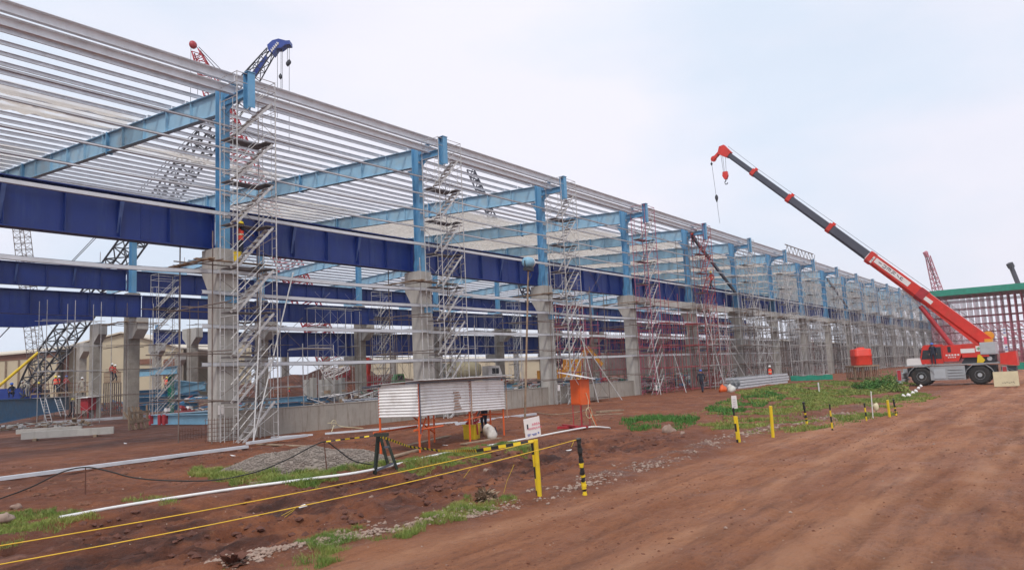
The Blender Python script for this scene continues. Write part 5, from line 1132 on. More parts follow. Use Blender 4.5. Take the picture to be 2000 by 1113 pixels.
# rubble heaps and scrap
def heap(px, py, wd, dp_, h, mt, lab, name, cat, n=60, seed=1, kinds=('rod', 'block')):
    rr = random.Random(seed); p = G(px, py); b = MB()
    for i in range(n):
        x, y = rr.uniform(-wd, wd), rr.uniform(-dp_, dp_); z = rr.random()*h*max(0, 1-(x/wd)**2*.7); c = Vector((x, y, z))
        if rr.random() < .6 and 'rod' in kinds: a = rr.uniform(0, PI); l_ = rr.uniform(.4, 1.6); d = Vector((math.cos(a)*l_, math.sin(a)*l_, rr.uniform(-.2, .3))); b.tube(c-d/2, c+d/2, rr.uniform(.015, .04), 4, mi=rr.randrange(len(mt)))
        else: s_ = rr.uniform(.08, .3); b.beam(c, c+Vector((rr.uniform(-1, 1), rr.uniform(-1, 1), rr.uniform(-.3, .6))).normalized()*s_*1.5, s_, s_*.6, mi=rr.randrange(len(mt)))
    o = b.build(name, mt); o.location = p; o.rotation_euler.z = -.6; return tag(o, lab, cat, kind='stuff')
heap(80, 836, 3.0, .8, .4, [m_scaf, m_conc, m_wood], 'tangle of rods and bits on the ground at far left', 'scrap_heap', 'scrap', 90, 2)
heap(245, 800, 4, 1.5, 1.0, [m_scafd, m_wood, m_redd, m_stblue], 'mixed scrap and timbers behind the second row column', 'scrap_heap', 'scrap', 170, 3)
heap(330, 790, 8, 3, 1.4, [m_wood, m_stblue, m_scafd, m_conc], 'mixed scrap behind the stacked blue beams', 'scrap_heap', 'scrap', 200, 4)
for i, (x, y) in enumerate(((15, 4), (19.5, 5), (27, 3.4), (32, 6), (36.8, 3.0), (41, 2.6), (47, 4), (53, 3), (58, 5), (64, 3), (70, 4), (26, 12), (34, 14), (44, 12), (52, 18), (20, 16), (14, 24), (34, 26), (46, 28), (58, 30), (66, 24), (30, 20))):
    rr = random.Random(i); b = MB(); mt = [[m_scaf, m_board, m_wood, m_boomd], [m_wood, m_stblue, m_scafr, m_board], [m_scafd, m_green, m_conc, m_dark]][i % 3]
    for k in range(110):
        c = Vector((rr.uniform(-3.2, 3.2), rr.uniform(-1.2, 1.6), rr.random()**2*1.5))
        if rr.random() < .45: d = Vector((rr.uniform(-1.3, 1.3), rr.uniform(-.5, .5), rr.uniform(-.15, .25))); b.tube(c-d, c+d, rr.uniform(.02, .045), 4, mi=rr.randrange(4))
        elif rr.random() < .5: b.beam(c, c+Vector((rr.uniform(.3, 1.6), rr.uniform(-.4, .4), .02)), rr.uniform(.1, .5), rr.uniform(.03, .12), mi=rr.randrange(4))
        else: s_ = rr.uniform(.1, .35); b.beam(c, c+Vector((s_, 0, rr.uniform(-.1, .1))), s_*1.2, s_*.8, mi=rr.randrange(4))
    o = b.build('material_pile', mt); o.location = (x, y, 0); tag(o, 'jumble of boards, tubes and sheets lying inside the hall', 'scrap', kind='stuff')
# stacked beams
def ib(a, c, h, bf, mt, lab, name='steel_beam', cat='beam', group='blue beams stacked inside the hall'):
    b = MB(); b.ibeam(a, c, h, bf, .03, .04); return tag(b.build(name, mt), lab, cat, group)
names = ['bottom front', 'bottom middle', 'bottom back', 'second layer front', 'second layer back', 'top']
for i, (dy, z) in enumerate(((0, .45), (.8, .45), (1.6, .45), (.2, 1.15), (1.1, 1.15), (.7, 1.8))):
    a, c = G(262, 812)+Vector((dy*.6, dy, z)), G(416, 800)+Vector((dy*.6-1.5, dy, z)); a.z = c.z = z+.1; ib(a, c, .62, .3, m_stblue, names[i]+' blue beam of the stack left of the first facade column')
for i, (a, c, z) in enumerate((((272, 728), (346, 722), 3.4), ((330, 748), (402, 756), 2.2), ((300, 772), (400, 752), 1.6))): p, q = atD(*a, 70), atD(*c, 68); ib(p, q, .7, .35, m_stlight, ('highest', 'middle', 'lowest')[i]+' pale blue beam propped above the stacked blue beams')
p = atD(334, 765, 69); b = MB(); b.ibeam((p.x, p.y, 0), (p.x, p.y, 4.2), .4, .4, .03, .04, (0, 1, 0)); tag(b.build('green_steel_post', m_green), 'green-blue steel post standing by the propped pale blue beams', 'post')
r = thing('striped_beam', 'pale blue steel beam with dark red stripes lying left of the first column foot', 'beam', (0, 0, 0)); a, c = Vector((6.9, 19.6, .32)), Vector((7.4, 9.5, .32))
b = MB(); b.ibeam(a, c, .6, .35, .04, .04); b.build('beam_body', m_stlight, r)
for f in (.02, .13, .18): b = MB(); d_ = (c-a); s_ = a+d_*f; b.beam(s_+Vector((-.06, 0, 0)), s_+Vector((-.06, 0, 0))+d_*.025, .38, .615); b.build('red_stripe', m_redd, r)
for i, (a, c) in enumerate((((583, 790), (655, 776)), ((600, 795), (655, 786)), ((615, 797), (640, 793)))): p, q = G(*a), G(*c); p.z = q.z = .3+.15*i; ib(p, q, .5, .3, m_stblue, ('rear', 'middle', 'front')[i]+' blue beam lying in the hall right of the worker in red', group='blue beams by the dirt mound')
lying('timber_plank', [(590, 786), (650, 764)], .3, .06, m_wood, 'long plank sloping up on the beams by the dirt mound', 'plank', None, .5)
for i, (x, y, l_, a, z) in enumerate([(14, 9, 7, .1, .3), (14.5, 10, 7, .1, .3), (14.2, 9.5, 6.5, .12, .75), (25, 8, 8, -.05, .3), (25.5, 9, 8, -.02, .3), (26, 8.6, 7, -.04, .8), (38, 9, 8, .2, .3), (38.5, 10, 7.5, .18, .8), (50, 9, 8, .1, .3), (51, 10, 8, .12, .8), (9, 22, 8, -.2, .3), (9.6, 23, 8, -.22, .3), (17, 26, 9, .1, .3), (17.2, 26.6, 8, .1, .8), (28, 24, 8, .2, .3), (42, 22, 8, 0, .3), (42.3, 22.6, 8, .03, .8)]):
    d_ = V3((math.cos(a), math.sin(a), 0))*l_; ib((x, y, z), (x+d_.x, y+d_.y, z), .45, .26, (m_stblue, m_stlight, m_galv)[i % 3], ('blue', 'pale blue', 'silver')[i % 3]+' steel beam stored on the ground inside the hall, '+ORD[i]+' from the left front', group='steel beams stored inside the hall')
# dirt mound with pile heads
m = MB(); n = 40; c0 = atD(635, 755, 95); vs = []
for j in range(n+1):
    for i in range(n+1):
        x, y = (i/n-.5)*34, (j/n-.5)*22; r_ = (x/17)**2+(y/11)**2; z = 3.6*max(0, 1-r_)**.8*(.35+1.1*float(fbm(np.array([x*.25+3.]), np.array([y*.25]), 4, 40)[0])); vs.append((x, y, z-.3))
o = npmesh('dirt_mound', np.array(vs), np.array([(j*(n+1)+i, j*(n+1)+i+1, (j+1)*(n+1)+i+1, (j+1)*(n+1)+i) for j in range(n) for i in range(n)]), m_ground, np.tile([0, 1., 0, 0.], (len(vs), 1))); o.location = (c0.x, c0.y, 0); o.rotation_euler.z = -.9; tag(o, kind='structure')
for i, px in enumerate((600, 612, 630, 642, 655, 668)):
    p = atD(px, 764-(i % 2)*4, 84); b = MB(); b.box(-.28, .28, -.28, .28, -2.5, 1.3); b.tube((.1, .1, 1.3), (.12, .1, 1.8), .03, 4); b.tube((-.15, -.1, 1.3), (-.15, -.1, 1.75), .03, 4)
    o = b.build('concrete_pile_head', m_conc); o.location = p; tag(o, 'square concrete pile head before the dirt mound, '+ORD[i]+' from the left', 'pile head', 'pile heads at the dirt mound')
# warehouses
def face(dp, xl, xr, yb, prof, depth, lab, ridge=None, mr=m_creamr):
    r = thing('warehouse', lab, 'warehouse', (0, 0, 0), 0, 'cream warehouses beyond the site'); R2 = Vector((RT[0], RT[1], 0)).normalized(); F2 = Vector((-R2.y, R2.x, 0)); F2 = F2 if F2.dot(Vector(FW)) > 0 else -F2
    P = [atD(x, y, dp) for x, y in prof]; lo_ = [Vector((p.x, p.y, -1)) for p in P]; n = len(P)
    b = MB()
    for i in range(n-1): b.hexa([lo_[i], lo_[i+1], lo_[i+1]+F2*.3, lo_[i]+F2*.3, P[i], P[i+1], P[i+1]+F2*.3, P[i]+F2*.3])
    b.build('front_wall', m_cream, r)
    b = MB(); rise = Vector((0, 0, ridge or 0))
    for i in range(n-1): u, v = P[i]-F2*.8+Vector((0, 0, .15)), P[i+1]-F2*.8+Vector((0, 0, .15)); b.hexa([u, v, v+F2*depth+rise, u+F2*depth+rise, u+Vector((0, 0, .3)), v+Vector((0, 0, .3)), v+F2*depth+rise+Vector((0, 0, .3)), u+F2*depth+rise+Vector((0, 0, .3))])
    b.build('roof', mr, r)
    b = MB(); b.hexa([lo_[0]+F2*.3, lo_[0]+F2*.6, lo_[0]+F2*depth, lo_[0]+F2*(depth-.3), P[0]+F2*.3, P[0]+F2*.6, P[0]+F2*depth, P[0]+F2*(depth-.3)]) ; b.build('side_wall', m_cream, r)
    return r, P, R2, F2
r, P, R2, F2 = face(150, -90, 112, 760, [(-90, 700), (-20, 698), (46, 692), (112, 685)], 60, 'long cream warehouse with a shallow roof at the far left', 5.2)
b = MB(); b.hexa([P[0]-F2*.1-Vector((0, 0, 1.2)), P[3]-F2*.1-Vector((0, 0, 1.2)), P[3]-Vector((0, 0, 1.2)), P[0]-Vector((0, 0, 1.2)), P[0]-F2*.1, P[3]-F2*.1, P[3], P[0]]); b.build('eave_band', m_brown, r)
for i in range(9): p = P[0].lerp(P[3], i/8); b = MB(); b.box(p.x-.15, p.x+.15, p.y-.35, p.y-.15, -1, p.z-1.3); b.build('wall_post', m_wood, r)
r, P, R2, F2 = face(158, 110, 357, 760, [(112, 686), (180, 667), (240, 652), (300, 666), (357, 682)], 60, 'cream warehouse with a low gable facing the site, behind the second row columns')
b = MB(); p = atD(128, 692, 157); b.box(p.x-.5, p.x+.5, p.y-.5, p.y+.5, -1, p.z); b.build('brown_corner_post', m_brown, r)
for x0, x1, y0, y1 in ((262, 300, 700, 712), (315, 345, 700, 740)): a, c = atD(x0, y1, 157.2), atD(x1, y0, 157.2); b = MB(); b.hexa([(a.x, a.y, a.z), (c.x, c.y, a.z), (c.x+F2.x*.1, c.y+F2.y*.1, a.z), (a.x+F2.x*.1, a.y+F2.y*.1, a.z), (a.x, a.y, c.z), (c.x, c.y, c.z), (c.x+F2.x*.1, c.y+F2.y*.1, c.z), (a.x+F2.x*.1, a.y+F2.y*.1, c.z)]); b.build('dark_opening', m_brown, r)
r, P, R2, F2 = face(190, 356, 480, 760, [(350, 668), (420, 664), (490, 668)], 40, 'pale warehouse seen between the first facade column and its left neighbour')
r, P, R2, F2 = face(260, 640, 1240, 745, [(660, 705), (900, 703), (1250, 700)], 60, 'long low pale warehouse on the horizon seen through the hall', 2)

r, P, R2, F2 = face(230, 1150, 1820, 745, [(1150, 690), (1300, 668), (1480, 664), (1640, 672), (1900, 686)], 60, 'brown and grey backdrop hall added beyond the far bays', 2)  # dark backdrop, added to close the bright sky gaps between the far columns
for ch in r.children:
    if ch.name.startswith('front_wall'): ch.data.materials[0] = m_mauve
for i, (x, y) in enumerate(((62, 10), (76, 8), (90, 9), (104, 8), (118, 9), (132, 8), (146, 9), (70, 20), (100, 20), (130, 20))):
    c = access(11, 6.8+(i % 3)*.4, 200+i, [m_scafd, m_scafr, m_scaf][i % 3], m_scafd, 2.4); c.location = (x, y, 0); tag(c, 'brown shoring scaffold inside the far bays, '+ORD[i]+' of ten from the left', 'scaffold', 'shoring scaffolds inside the far bays')
for n in range(7, 18):
    for j in range(2):
        m = MB(); nx_, nz_ = 14, 12; z0_, z1_ = (.6, 7.2) if j == 0 else (9.9, 13.9); vs = [(n*B+.9+i*(10.2/nx_), 2.6+(j*.8)+.25*math.sin(i*1.1+k_*.8), z0_+(z1_-z0_)*k_/nz_) for k_ in range(nz_+1) for i in range(nx_+1)]
        m.add(vs, [(k_*(nx_+1)+i, k_*(nx_+1)+i+1, (k_+1)*(nx_+1)+i+1, (k_+1)*(nx_+1)+i) for k_ in range(nz_) for i in range(nx_)]); tag(m.build('debris_net', [m_netg, m_net][j], None, True), ('grey debris net hung low ' if j == 0 else 'pale debris net hung high ')+bayname(n), 'net', 'debris nets in the far bays')

# ------------------------------------------------------------------ cranes beyond
def lat(b, a, c, w0, w1, n, r_, taper=None, rr=None): b.lattice(a, c, w0, w1, n, r_, (FW[0], FW[1], 0), rr, taper); return b
V3 = Vector
r = thing('crawler_crane', 'crawler crane with a black lattice boom and a dark blue hammer head over the hall', 'crane', (0, 0, 0))
hb_, ft_ = atD(529, 101, 95), atD(30, 790, 95); mid = ft_.lerp(hb_, .86)
b = MB(); lat(b, ft_, mid, .9, 2.2, 26, .13, lambda f: .7+1.5*min(1, f*9), .08); b.build('lower_boom', m_dark, r)
b = MB(); lat(b, mid, hb_, 2.1, .9, 6, .085, None, .05); b.build('upper_boom', m_dark, r)
b = MB(); b.beam(ft_.lerp(hb_, .90), ft_.lerp(hb_, .985), .5, .3, (FW[0], FW[1], 0)); b.build('name_board', m_cblue, r)
poly = [(521.6, 88), (531.6, 79), (543.6, 75.7), (558, 79.5), (565.6, 79), (566, 86.4), (557, 87), (548, 94), (540.4, 94), (532.3, 106), (524, 98)]
b = MB(); A_ = [atD(x, y, 94.6) for x, y in poly]; T_ = V3((FW[0], FW[1], 0))*1.2; k = len(A_); b.add(A_+[v+T_ for v in A_], [tuple(range(k)), tuple(range(2*k-1, k-1, -1))]+[(i, k+i, k+(i+1) % k, (i+1) % k) for i in range(k)]); hh2 = b.build('hammer_head', m_cblue, r)
b = MB()
for i in range(5): x, y = 530+i*2.9, 99-i*3.4; b.beam(atD(x-1.2, y-2.6, 94.55), atD(x+1.4, y+2.4, 94.55), .1, .1); b.beam(atD(x+1.4, y+2.4, 94.55), atD(x+2.0, y-2.4, 94.55), .08, .08)
b.build('head_lettering', m_board, hh2)
b = MB()
for x, y0, y1 in ((542, 95, 230), (549, 96, 176), (551.5, 94, 186), (561.5, 87, 124), (565, 87, 300)): b.tube(atD(x, y0, 95), atD(x-.3, y1, 95), .035, 4)
for dx in (0, 3): b.tube(atD(523+dx, 92, 95), atD(400+dx*3, 236, 95), .05, 4); b.tube(atD(400+dx*3, 236, 95), atD(-40, 700, 95), .05, 4)
b.build('hoist_rope', m_dark, r)
for x, y in ((562, 125), (565, 122), (548, 150)): b = MB(); b.lathe(atD(x, y, 95), [(.05, .4), (.22, .15), (.24, -.1), (.08, -.35)], 10); b.build('hook_ball', m_dark, r)
p = atD(15, 782, 95); b = MB(); b.box(p.x-3.5, p.x+3, p.y-2, p.y+2, .9, 3.2); b.build('crane_house', m_cblue, r); b = MB(); b.box(p.x-3.6, p.x+3.1, p.y-2.1, p.y+2.1, 1.2, 1.5); b.build('yellow_band', m_yel, r)
for s_ in (-2.4, 2.4):
    b = MB(); b.extrude([(p.x-4, .1), (p.x+4, .1), (p.x+4.5, .5), (p.x+4, .95), (p.x-4, .95), (p.x-4.5, .5)], 'Y', p.y+s_-.45, p.y+s_+.45); b.build('crawler_track', m_black, r)
b = MB(); b.tube(atD(-30, 778, 88), atD(75, 688, 90), .17, 10); tag(b.build('yellow_tube_boom', m_yel), 'long yellow tubular boom rising from the far left edge', 'boom')
r = thing('lattice_crane', 'tall red lattice crane rising through the hall roof with a round red tip', 'crane', (0, 0, 0))
ft_, tp_ = atD(676, 768, 90), atD(383, 100, 90); d_ = tp_-ft_
b = MB(); lat(b, ft_, ft_+d_*.055, .6, 2.6, 5, .10); b.build('boom_foot', m_redd, r)
b = MB(); lat(b, ft_+d_*.055, ft_+d_*.10, 2.6, 2.6, 4, .08, rr=.06); b.build('white_boom_part', m_board, r)
b = MB(); lat(b, ft_+d_*.10, ft_+d_*.86, 2.6, 2.2, 42, .09, rr=.055); b.build('red_boom_part', m_redd, r)
b = MB(); lat(b, ft_+d_*.86, tp_, 2.2, .8, 8, .08, rr=.05); b.build('boom_top', m_redd, r)
b = MB(); v, f = blob(tuple(atD(377, 88, 90)), .5, .35, .5, 3, 12, 8, .02); b.add(v, f); b.build('round_tip', m_redd, r, True)
b = MB()
for x in (384, 388): b.tube(atD(x, 92, 90), atD(468+(x-384)*3, 186, 91), .04, 4)
b.tube(atD(373, 92, 90), atD(372, 200, 90), .03, 4); b.tube(atD(386, 130, 90), atD(386, 210, 90), .03, 4); b.build('stay_rope', m_dark, r)
for px, py, s_, nm in ((722, 752, .8, 'crane_house'), (745, 758, .6, 'engine_cover')): p = atD(px, py, 88); b = MB(); b.hexa([(p.x-1.6*s_, p.y-1, 0.6), (p.x+1.6*s_, p.y-1, 0.6), (p.x+1.6*s_, p.y+1, 0.6), (p.x-1.6*s_, p.y+1, 0.6), (p.x-1.4*s_, p.y-1, 3.4*s_), (p.x+1.1*s_, p.y-1, 3.0*s_), (p.x+1.1*s_, p.y+1, 3.0*s_), (p.x-1.4*s_, p.y+1, 3.4*s_)]); b.build(nm, m_redd, r)
b = MB(); a, c = atD(716, 745, 87), atD(722, 700, 87); b.beam(a, c, .5, .3); b.beam(c, atD(708, 702, 87), .4, .3); b.build('gantry', m_red, r)
r = thing('lattice_crane', 'thin grey lattice mast standing upright at the far left behind the navy girders', 'crane', (0, 0, 0)); b = MB(); lat(b, atD(80, 778, 100), atD(38, 415, 100), 1.5, 1.4, 30, .05, None, .03); b.build('mast', m_scafd, r); b = MB(); b.beam(atD(76, 770, 99), atD(90, 770, 99), 1.6, 1.2); b.build('mast_base', m_dark, r)
r = thing('lattice_crane', 'red lattice crane boom in haze-paled paint leaning above the green-topped scaffold at right', 'crane', (0, 0, 0)); b = MB(); a, c = atD(1852, 640, 230), atD(1812, 500, 230); lat(b, a, c, 2.8, 1.4, 16, .14, lambda f: 3.2*(1-f)+1.0*f, .09); b.build('boom', m_wallp, r)  # distance haze painted into the boom as pale pink
b = MB(); b.lathe(atD(1809, 494, 230), [(.2, -.6), (.6, -.3), (.5, .3), (.2, .6)], 10); b.beam(atD(1811, 502, 230), atD(1806, 492, 230), 1, .8); b.build('boom_tip', m_wallp, r); b = MB(); b.tube(atD(1810, 500, 229), atD(1832, 560, 229), .10, 4); b.build('stay_rope', m_dark, r)
r = thing('telescopic_boom', 'dark telescopic crane boom behind the green-topped scaffold at the right edge', 'crane', (0, 0, 0)); b = MB(); b.beam(atD(1999, 580, 215), atD(1974, 519, 215), .9, .9, (FW[0], FW[1], 0)); b.build('boom', m_boomd, r); b = MB(); b.beam(atD(1976, 523, 214), atD(1971, 514, 214), 1.3, 1.2); b.tube(atD(1974, 522, 214), atD(1976, 530, 214), .2, 5); b.build('boom_tip', m_dark, r)
r = thing('excavator', 'orange tracked machine inside the hall just above the orange cabinet', 'excavator', tuple(atD(1098, 752, 76).xy)+(0,), -.5)
b = MB(); b.box(-2.2, 1.6, -1.2, 1.2, 1.1, 2.3); b.extrude([(.1, 2.31), (1.6, 2.31), (1.4, 3.3), (.2, 3.3)], 'Y', -1.2, -.1); b.build('house', m_ymach, r)
for s_ in (-1, 1): b = MB(); b.extrude([(-2, .05), (2, .05), (2.4, .45), (2, .9), (-2, .9), (-2.4, .45)], 'Y', s_*1.1-.3, s_*1.1+.3); b.build('crawler_track', m_black, r)
b = MB(); b.beam((1.5, 0, 2.0), (3.2, 0, 4.4), .4, .5); b.beam((3.2, 0, 4.4), (4.8, 0, 2.6), .3, .4); b.build('arm', m_ymach, r)
r = thing('lattice_crane', 'dark crane boom glimpsed between the roof purlins of the second bay', 'crane', (0, 0, 0)); b = MB(); b.lattice(atD(1102, 735, 112), atD(918, 330, 112), 1.4, 1.0, 34, .1, (FW[0], FW[1], 0), .1); b.build('boom', m_boomd, r); b = MB(); b.beam(atD(1096, 742, 112), atD(1112, 742, 112), 2, 2.5); b.build('crane_house', m_dark, r)
r = thing('concrete_mixer_truck', 'concrete mixer truck with a pale dirty drum deep inside the hall', 'truck', tuple(atD(905, 745, 92).xy)+(0,), -.55)
b = MB(); b.lathe((0, 0, 2.8), [(.35, -2.6), (.8, -2.2), (1.25, -.8), (1.3, .2), (1.0, 1.6), (.7, 2.2)], 20, 'X'); b.build('drum', m_beige, r, True)
b = MB(); b.box(-3.4, 4.6, -1.0, 1.0, .9, 1.25); b.build('chassis', m_dark, r); b = MB(); b.extrude([(2.9, 1.26), (4.7, 1.26), (4.7, 2.2), (4.4, 3.2), (2.9, 3.2)], 'Y', -1.15, 1.15); cbn = b.build('cab', m_board, r); b = MB(); b.box(3.4, 4.3, -1.17, -1.152, 2.2, 2.9); b.build('side_window', m_glass, cbn)
for x in (-2.6, -1.3, 3.5):
    for y in (-1.05, 1.05): b = MB(); b.lathe((x, y, .55), [(.3, -.15), (.54, -.15), (.54, .15), (.3, .15)], 16, 'Y'); b.build('wheel', m_black, r)
b = MB(); b.extrude([(-3.4, 1.3), (-2.4, 1.3), (-2.3, 3.7), (-3.3, 3.9), (-3.7, 3.0)], 'Y', -.35, .35); b.build('hopper_and_chute', m_lgrey, r)
r = thing('small_machine', 'green machine deep inside the hall left of the second facade column', 'machine', tuple(atD(787, 752, 88).xy)+(0,), -.4); b = MB(); b.extrude([(-1.3, .8), (1.3, .8), (1.3, 1.5), (.1, 1.7), (-.1, 2.7), (-.9, 2.7), (-1.3, 1.8)], 'Y', -.6, .6); b.build('body', m_greenpaint, r); b = MB(); b.box(-.8, -.2, -.62, .62, 1.9, 2.5); b.build('cab_window', m_glass, r)
for x in (-1.1, 1.1):
    for y in (-.95, .95): b = MB(); b.lathe((x, y, .6), [(.25, -.15), (.6, -.15), (.6, .15), (.25, .15)], 16, 'Y'); b.build('wheel', m_black, r)

# ------------------------------------------------------------------ right side: channels, tank, tarp fence, red shoring wall
b0 = G(1444, 759); b1 = G(1540, 747); dirn = (b1-b0).normalized(); perp = V3((-dirn.y, dirn.x, 0))
k = 0
for lyr in range(4):
    for j in range(4):
        b = MB(); o_ = perp*(j*.34)+V3((0, 0, .1+lyr*.24)); sh = random.uniform(-.4, .4); b.channel(b0+o_+dirn*sh, b1+o_+dirn*sh, .2, .12, 1, .02); tag(b.build('stacked_channel', m_girt), 'silver channel '+ORD[j]+' from the front in the '+ORD[lyr]+' layer of the stack', 'channel', 'stacked silver channels on the grass')
p = atD(1686, 742, 74); zt = atD(1686, 713, 74).z; r = thing('water_tank', 'bright red rounded water tank on a stilted timber stand', 'tank', (p.x, p.y, zt), .55)
b = MB(); hw = .84
for (s_, z) in ((.96, 0), (1.0, .12), (1.0, .85)): pass
prof = [(.97, 0), (1.0, .10), (1.0, .86), (1.03, .9), (1.03, .98), (1.0, 1.02), (1.0, 1.50), (.92, 1.60), (.4, 1.64), (.38, 1.76), (.02, 1.78)]
vs = []; n = 24
for s_, z in prof:
    for i in range(n): a = 2*PI*i/n; c_, s2 = math.cos(a), math.sin(a); k_ = .93/max(abs(c_), abs(s2))**.92; vs.append((hw*s_*c_*k_, hw*s_*s2*k_, z))
b.add(vs, [(j*n+i, j*n+(i+1) % n, (j+1)*n+(i+1) % n, (j+1)*n+i) for j in range(len(prof)-1) for i in range(n)]+[tuple(range(n-1, -1, -1))]); b.build('tank_shell', m_tank, r, True)
b = MB(); b.box(.3, .55, -1.0, -.9, 1.0, 1.25); b.build('tank_valve', m_dark, r)
r = thing('timber_stand', 'rough timber stilt stand carrying the red water tank', 'stand', (p.x, p.y, 0), .55); b = MB(); b.box(-1.3, 1.3, -1.2, 1.2, zt-.14, zt-.01); b.build('deck', m_wood, r)
for i in range(6):
    for j in range(4): b = MB(); b.tube((-1.2+i*.48, -1.1+j*.73, -.5), (-1.2+i*.48+random.uniform(-.08, .08), -1.1+j*.73, zt-.14), .05, 5); b.build('stilt', m_wood, r)
p, q = G(1545, 744), G(1625, 741); b = MB(); n = 16; vs = []
for i in range(n+1):
    for z in (0, .5): a = p.lerp(q, i/n); vs.append(a+V3((0, math.sin(i*1.9)*.12, z+(math.sin(i)*.05 if z else 0))))
k = len(vs); vs += [v+V3((0, .02, 0)) for v in vs]
b.add(vs, [(2*i, 2*i+2, 2*i+3, 2*i+1) for i in range(n)]+[(k+2*i, k+2*i+1, k+2*i+3, k+2*i+2) for i in range(n)]+[(2*i+1, 2*i+3, k+2*i+3, k+2*i+1) for i in range(n)]); tag(b.build('tarp_fence', m_green), 'low green tarp fence below the far scaffolds', 'fence')
for i, px in enumerate((1552, 1411)):
    p = G(px, 758); v, f = blob((0, 0, .2), .34, .26, .3, 20+i, amp=.35); b = MB(); b.add(v, f); o = b.build('covered_sack_heap', [m_orange, m_sack][i % 2], None, True); o.location = G(1412+i*16, 765) ; tag(o, ('orange' if i == 0 else 'pale')+' bag lying left of the stacked silver channels', 'bag')
WX = 168.0; y0, y1 = -3.0, -62.0; zl, zr = 14.6, 13.9
SW = thing('shoring_wall', 'huge red scaffold block with a green top edge closing the road end', 'scaffold', (WX, 0, 0))
for L_ in range(6):
    b = MB(); ys = np.arange(y1, y0+.01, 1.2)
    for y in ys: b.tube((L_*1.8, y, -2.5), (L_*1.8, y, 14.1), .05, 4, caps=False)
    b.build('standards', m_wallp if L_ % 3 else m_scafm, SW)
    b = MB()
    for z in np.arange(-.5, 14.2, 1.7): b.tube((L_*1.8-.06, y1, z), (L_*1.8-.06, y0, z), .035, 4, caps=False)
    b.build('ledgers', m_scafd if L_ == 0 else m_scafm, SW)
    b = MB()
    for i, y in enumerate(ys[:-1]):
        for k in range(5 if L_ < 4 else 3):
            z = -.5+k*1.7+((i+L_) % 2)*.2
            if (i*7+k*3+L_) % 5: b.tube((L_*1.8, y, z), (L_*1.8, y+1.2, z+1.5), .04, 4, caps=False); b.tube((L_*1.8, y+1.2, z), (L_*1.8, y, z+1.5), .04, 4, caps=False)
    b.build('cross_braces', m_wallp, SW)
b = MB(); b.box(-1.0, 11, y1-1, y0+.5, 14.15, 14.5); b.build('slab_formwork', m_scafd, SW)
b = MB(); b.box(-1.3, -1.02, y1-1, y0+.8, 14.3, 15.6); b.box(-1.0, 11, y0+.52, y0+.8, 14.3, 15.6); b.build('green_edge_sheet', m_green, SW)
p0, p1_ = atX(1958, 640, WX-1), atX(1970, 690, WX-1); b = MB(); b.box(-1.2, -1.1, min(p0.y, p1_.y), max(p0.y, p1_.y), p1_.z, p0.z); bn_ = b.build('hanging_banner', m_board, SW)
h_ = (p0.z-p1_.z); b = MB(); b.box(-1.22, -1.2, min(p0.y, p1_.y), max(p0.y, p1_.y), p1_.z+h_*.36, p1_.z+h_*.64); b.build('pink_band', m_pink, bn_)
b = MB(); ym = (p0.y+p1_.y)/2
for f in (.12, .22, .78, .9): b.box(-1.23, -1.2, ym-.2, ym+.2, p1_.z+h_*f, p1_.z+h_*(f+.05))
b.build('banner_marks', m_bluep, bn_)
p = G(1996, 712) if False else atD(1997, 716, 95); b = MB(); b.box(p.x-.3, p.x+.3, p.y-4, p.y+.6, p.z-1.6, p.z+.55); tag(b.build('green_barrier', m_green), 'green barrier at the right edge behind the mobile crane', 'barrier')

# ------------------------------------------------------------------ stones, gravel, grass, weeds
def rocks(pts, mat, name, lab, kind='stuff', cat='stones'):
    V0 = np.array([(0, 0, 1), (.9, 0, .3), (.28, .85, .3), (-.72, .53, .3), (-.72, -.53, .3), (.28, -.85, .3), (.72, .53, -.35), (-.28, .85, -.35), (-.9, 0, -.35), (-.28, -.85, -.35), (.72, -.53, -.35)])
    T0 = [(0, 1, 2), (0, 2, 3), (0, 3, 4), (0, 4, 5), (0, 5, 1), (1, 6, 2), (2, 7, 3), (3, 8, 4), (4, 9, 5), (5, 10, 1), (2, 6, 7), (3, 7, 8), (4, 8, 9), (5, 9, 10), (1, 10, 6)]
    n = len(pts); X = np.repeat(V0[None], n, 0)*(1+RNG.uniform(-.28, .28, (n, 11, 3))); s_ = pts[:, 3][:, None, None]; X = X*s_*np.stack([RNG.uniform(.8, 1.3, n), RNG.uniform(.8, 1.3, n), RNG.uniform(.5, .85, n)], -1)[:, None, :]
    a = RNG.uniform(0, 6.28, n); c_, s2 = np.cos(a)[:, None], np.sin(a)[:, None]; X = np.stack([X[..., 0]*c_-X[..., 1]*s2, X[..., 0]*s2+X[..., 1]*c_, X[..., 2]], -1)+pts[:, None, :3]
    Q = (np.array(T0)[None]+np.arange(n)[:, None, None]*11).reshape(-1, 3); return tag(npmesh(name, X.reshape(-1, 3), Q, mat, None, False), lab, cat, kind=kind)
n = 2600; x = RNG.uniform(-12.3, 1, n)**1; x = -12.3+(RNG.random(n)**1.4)*16; y = road_edge(x)+.5+RNG.normal(0, .22, n)+np.where(x < -8, .25, 0)
ok_ = fbm(x*1.1, y*1.1, 3, 77) > .42; x, y = x[ok_], y[ok_]; s_ = .008+.035*RNG.random(len(x))**3; P_ = np.stack([x, y, Hgt(x, y)+s_*.2, s_], -1)
n2 = 420; x2 = -12.2+RNG.random(n2)*4.2; y2 = road_edge(x2)+.42+RNG.normal(0, .10, n2)+.12*(x2 < -10); s2_ = .012+.035*RNG.random(n2)**1.6; P_ = np.concatenate([P_, np.stack([x2, y2, Hgt(x2, y2)+s2_*.3, s2_], -1)])
rocks(P_, m_stone, 'roadside_stones', 'small stones strewn along the left road edge')
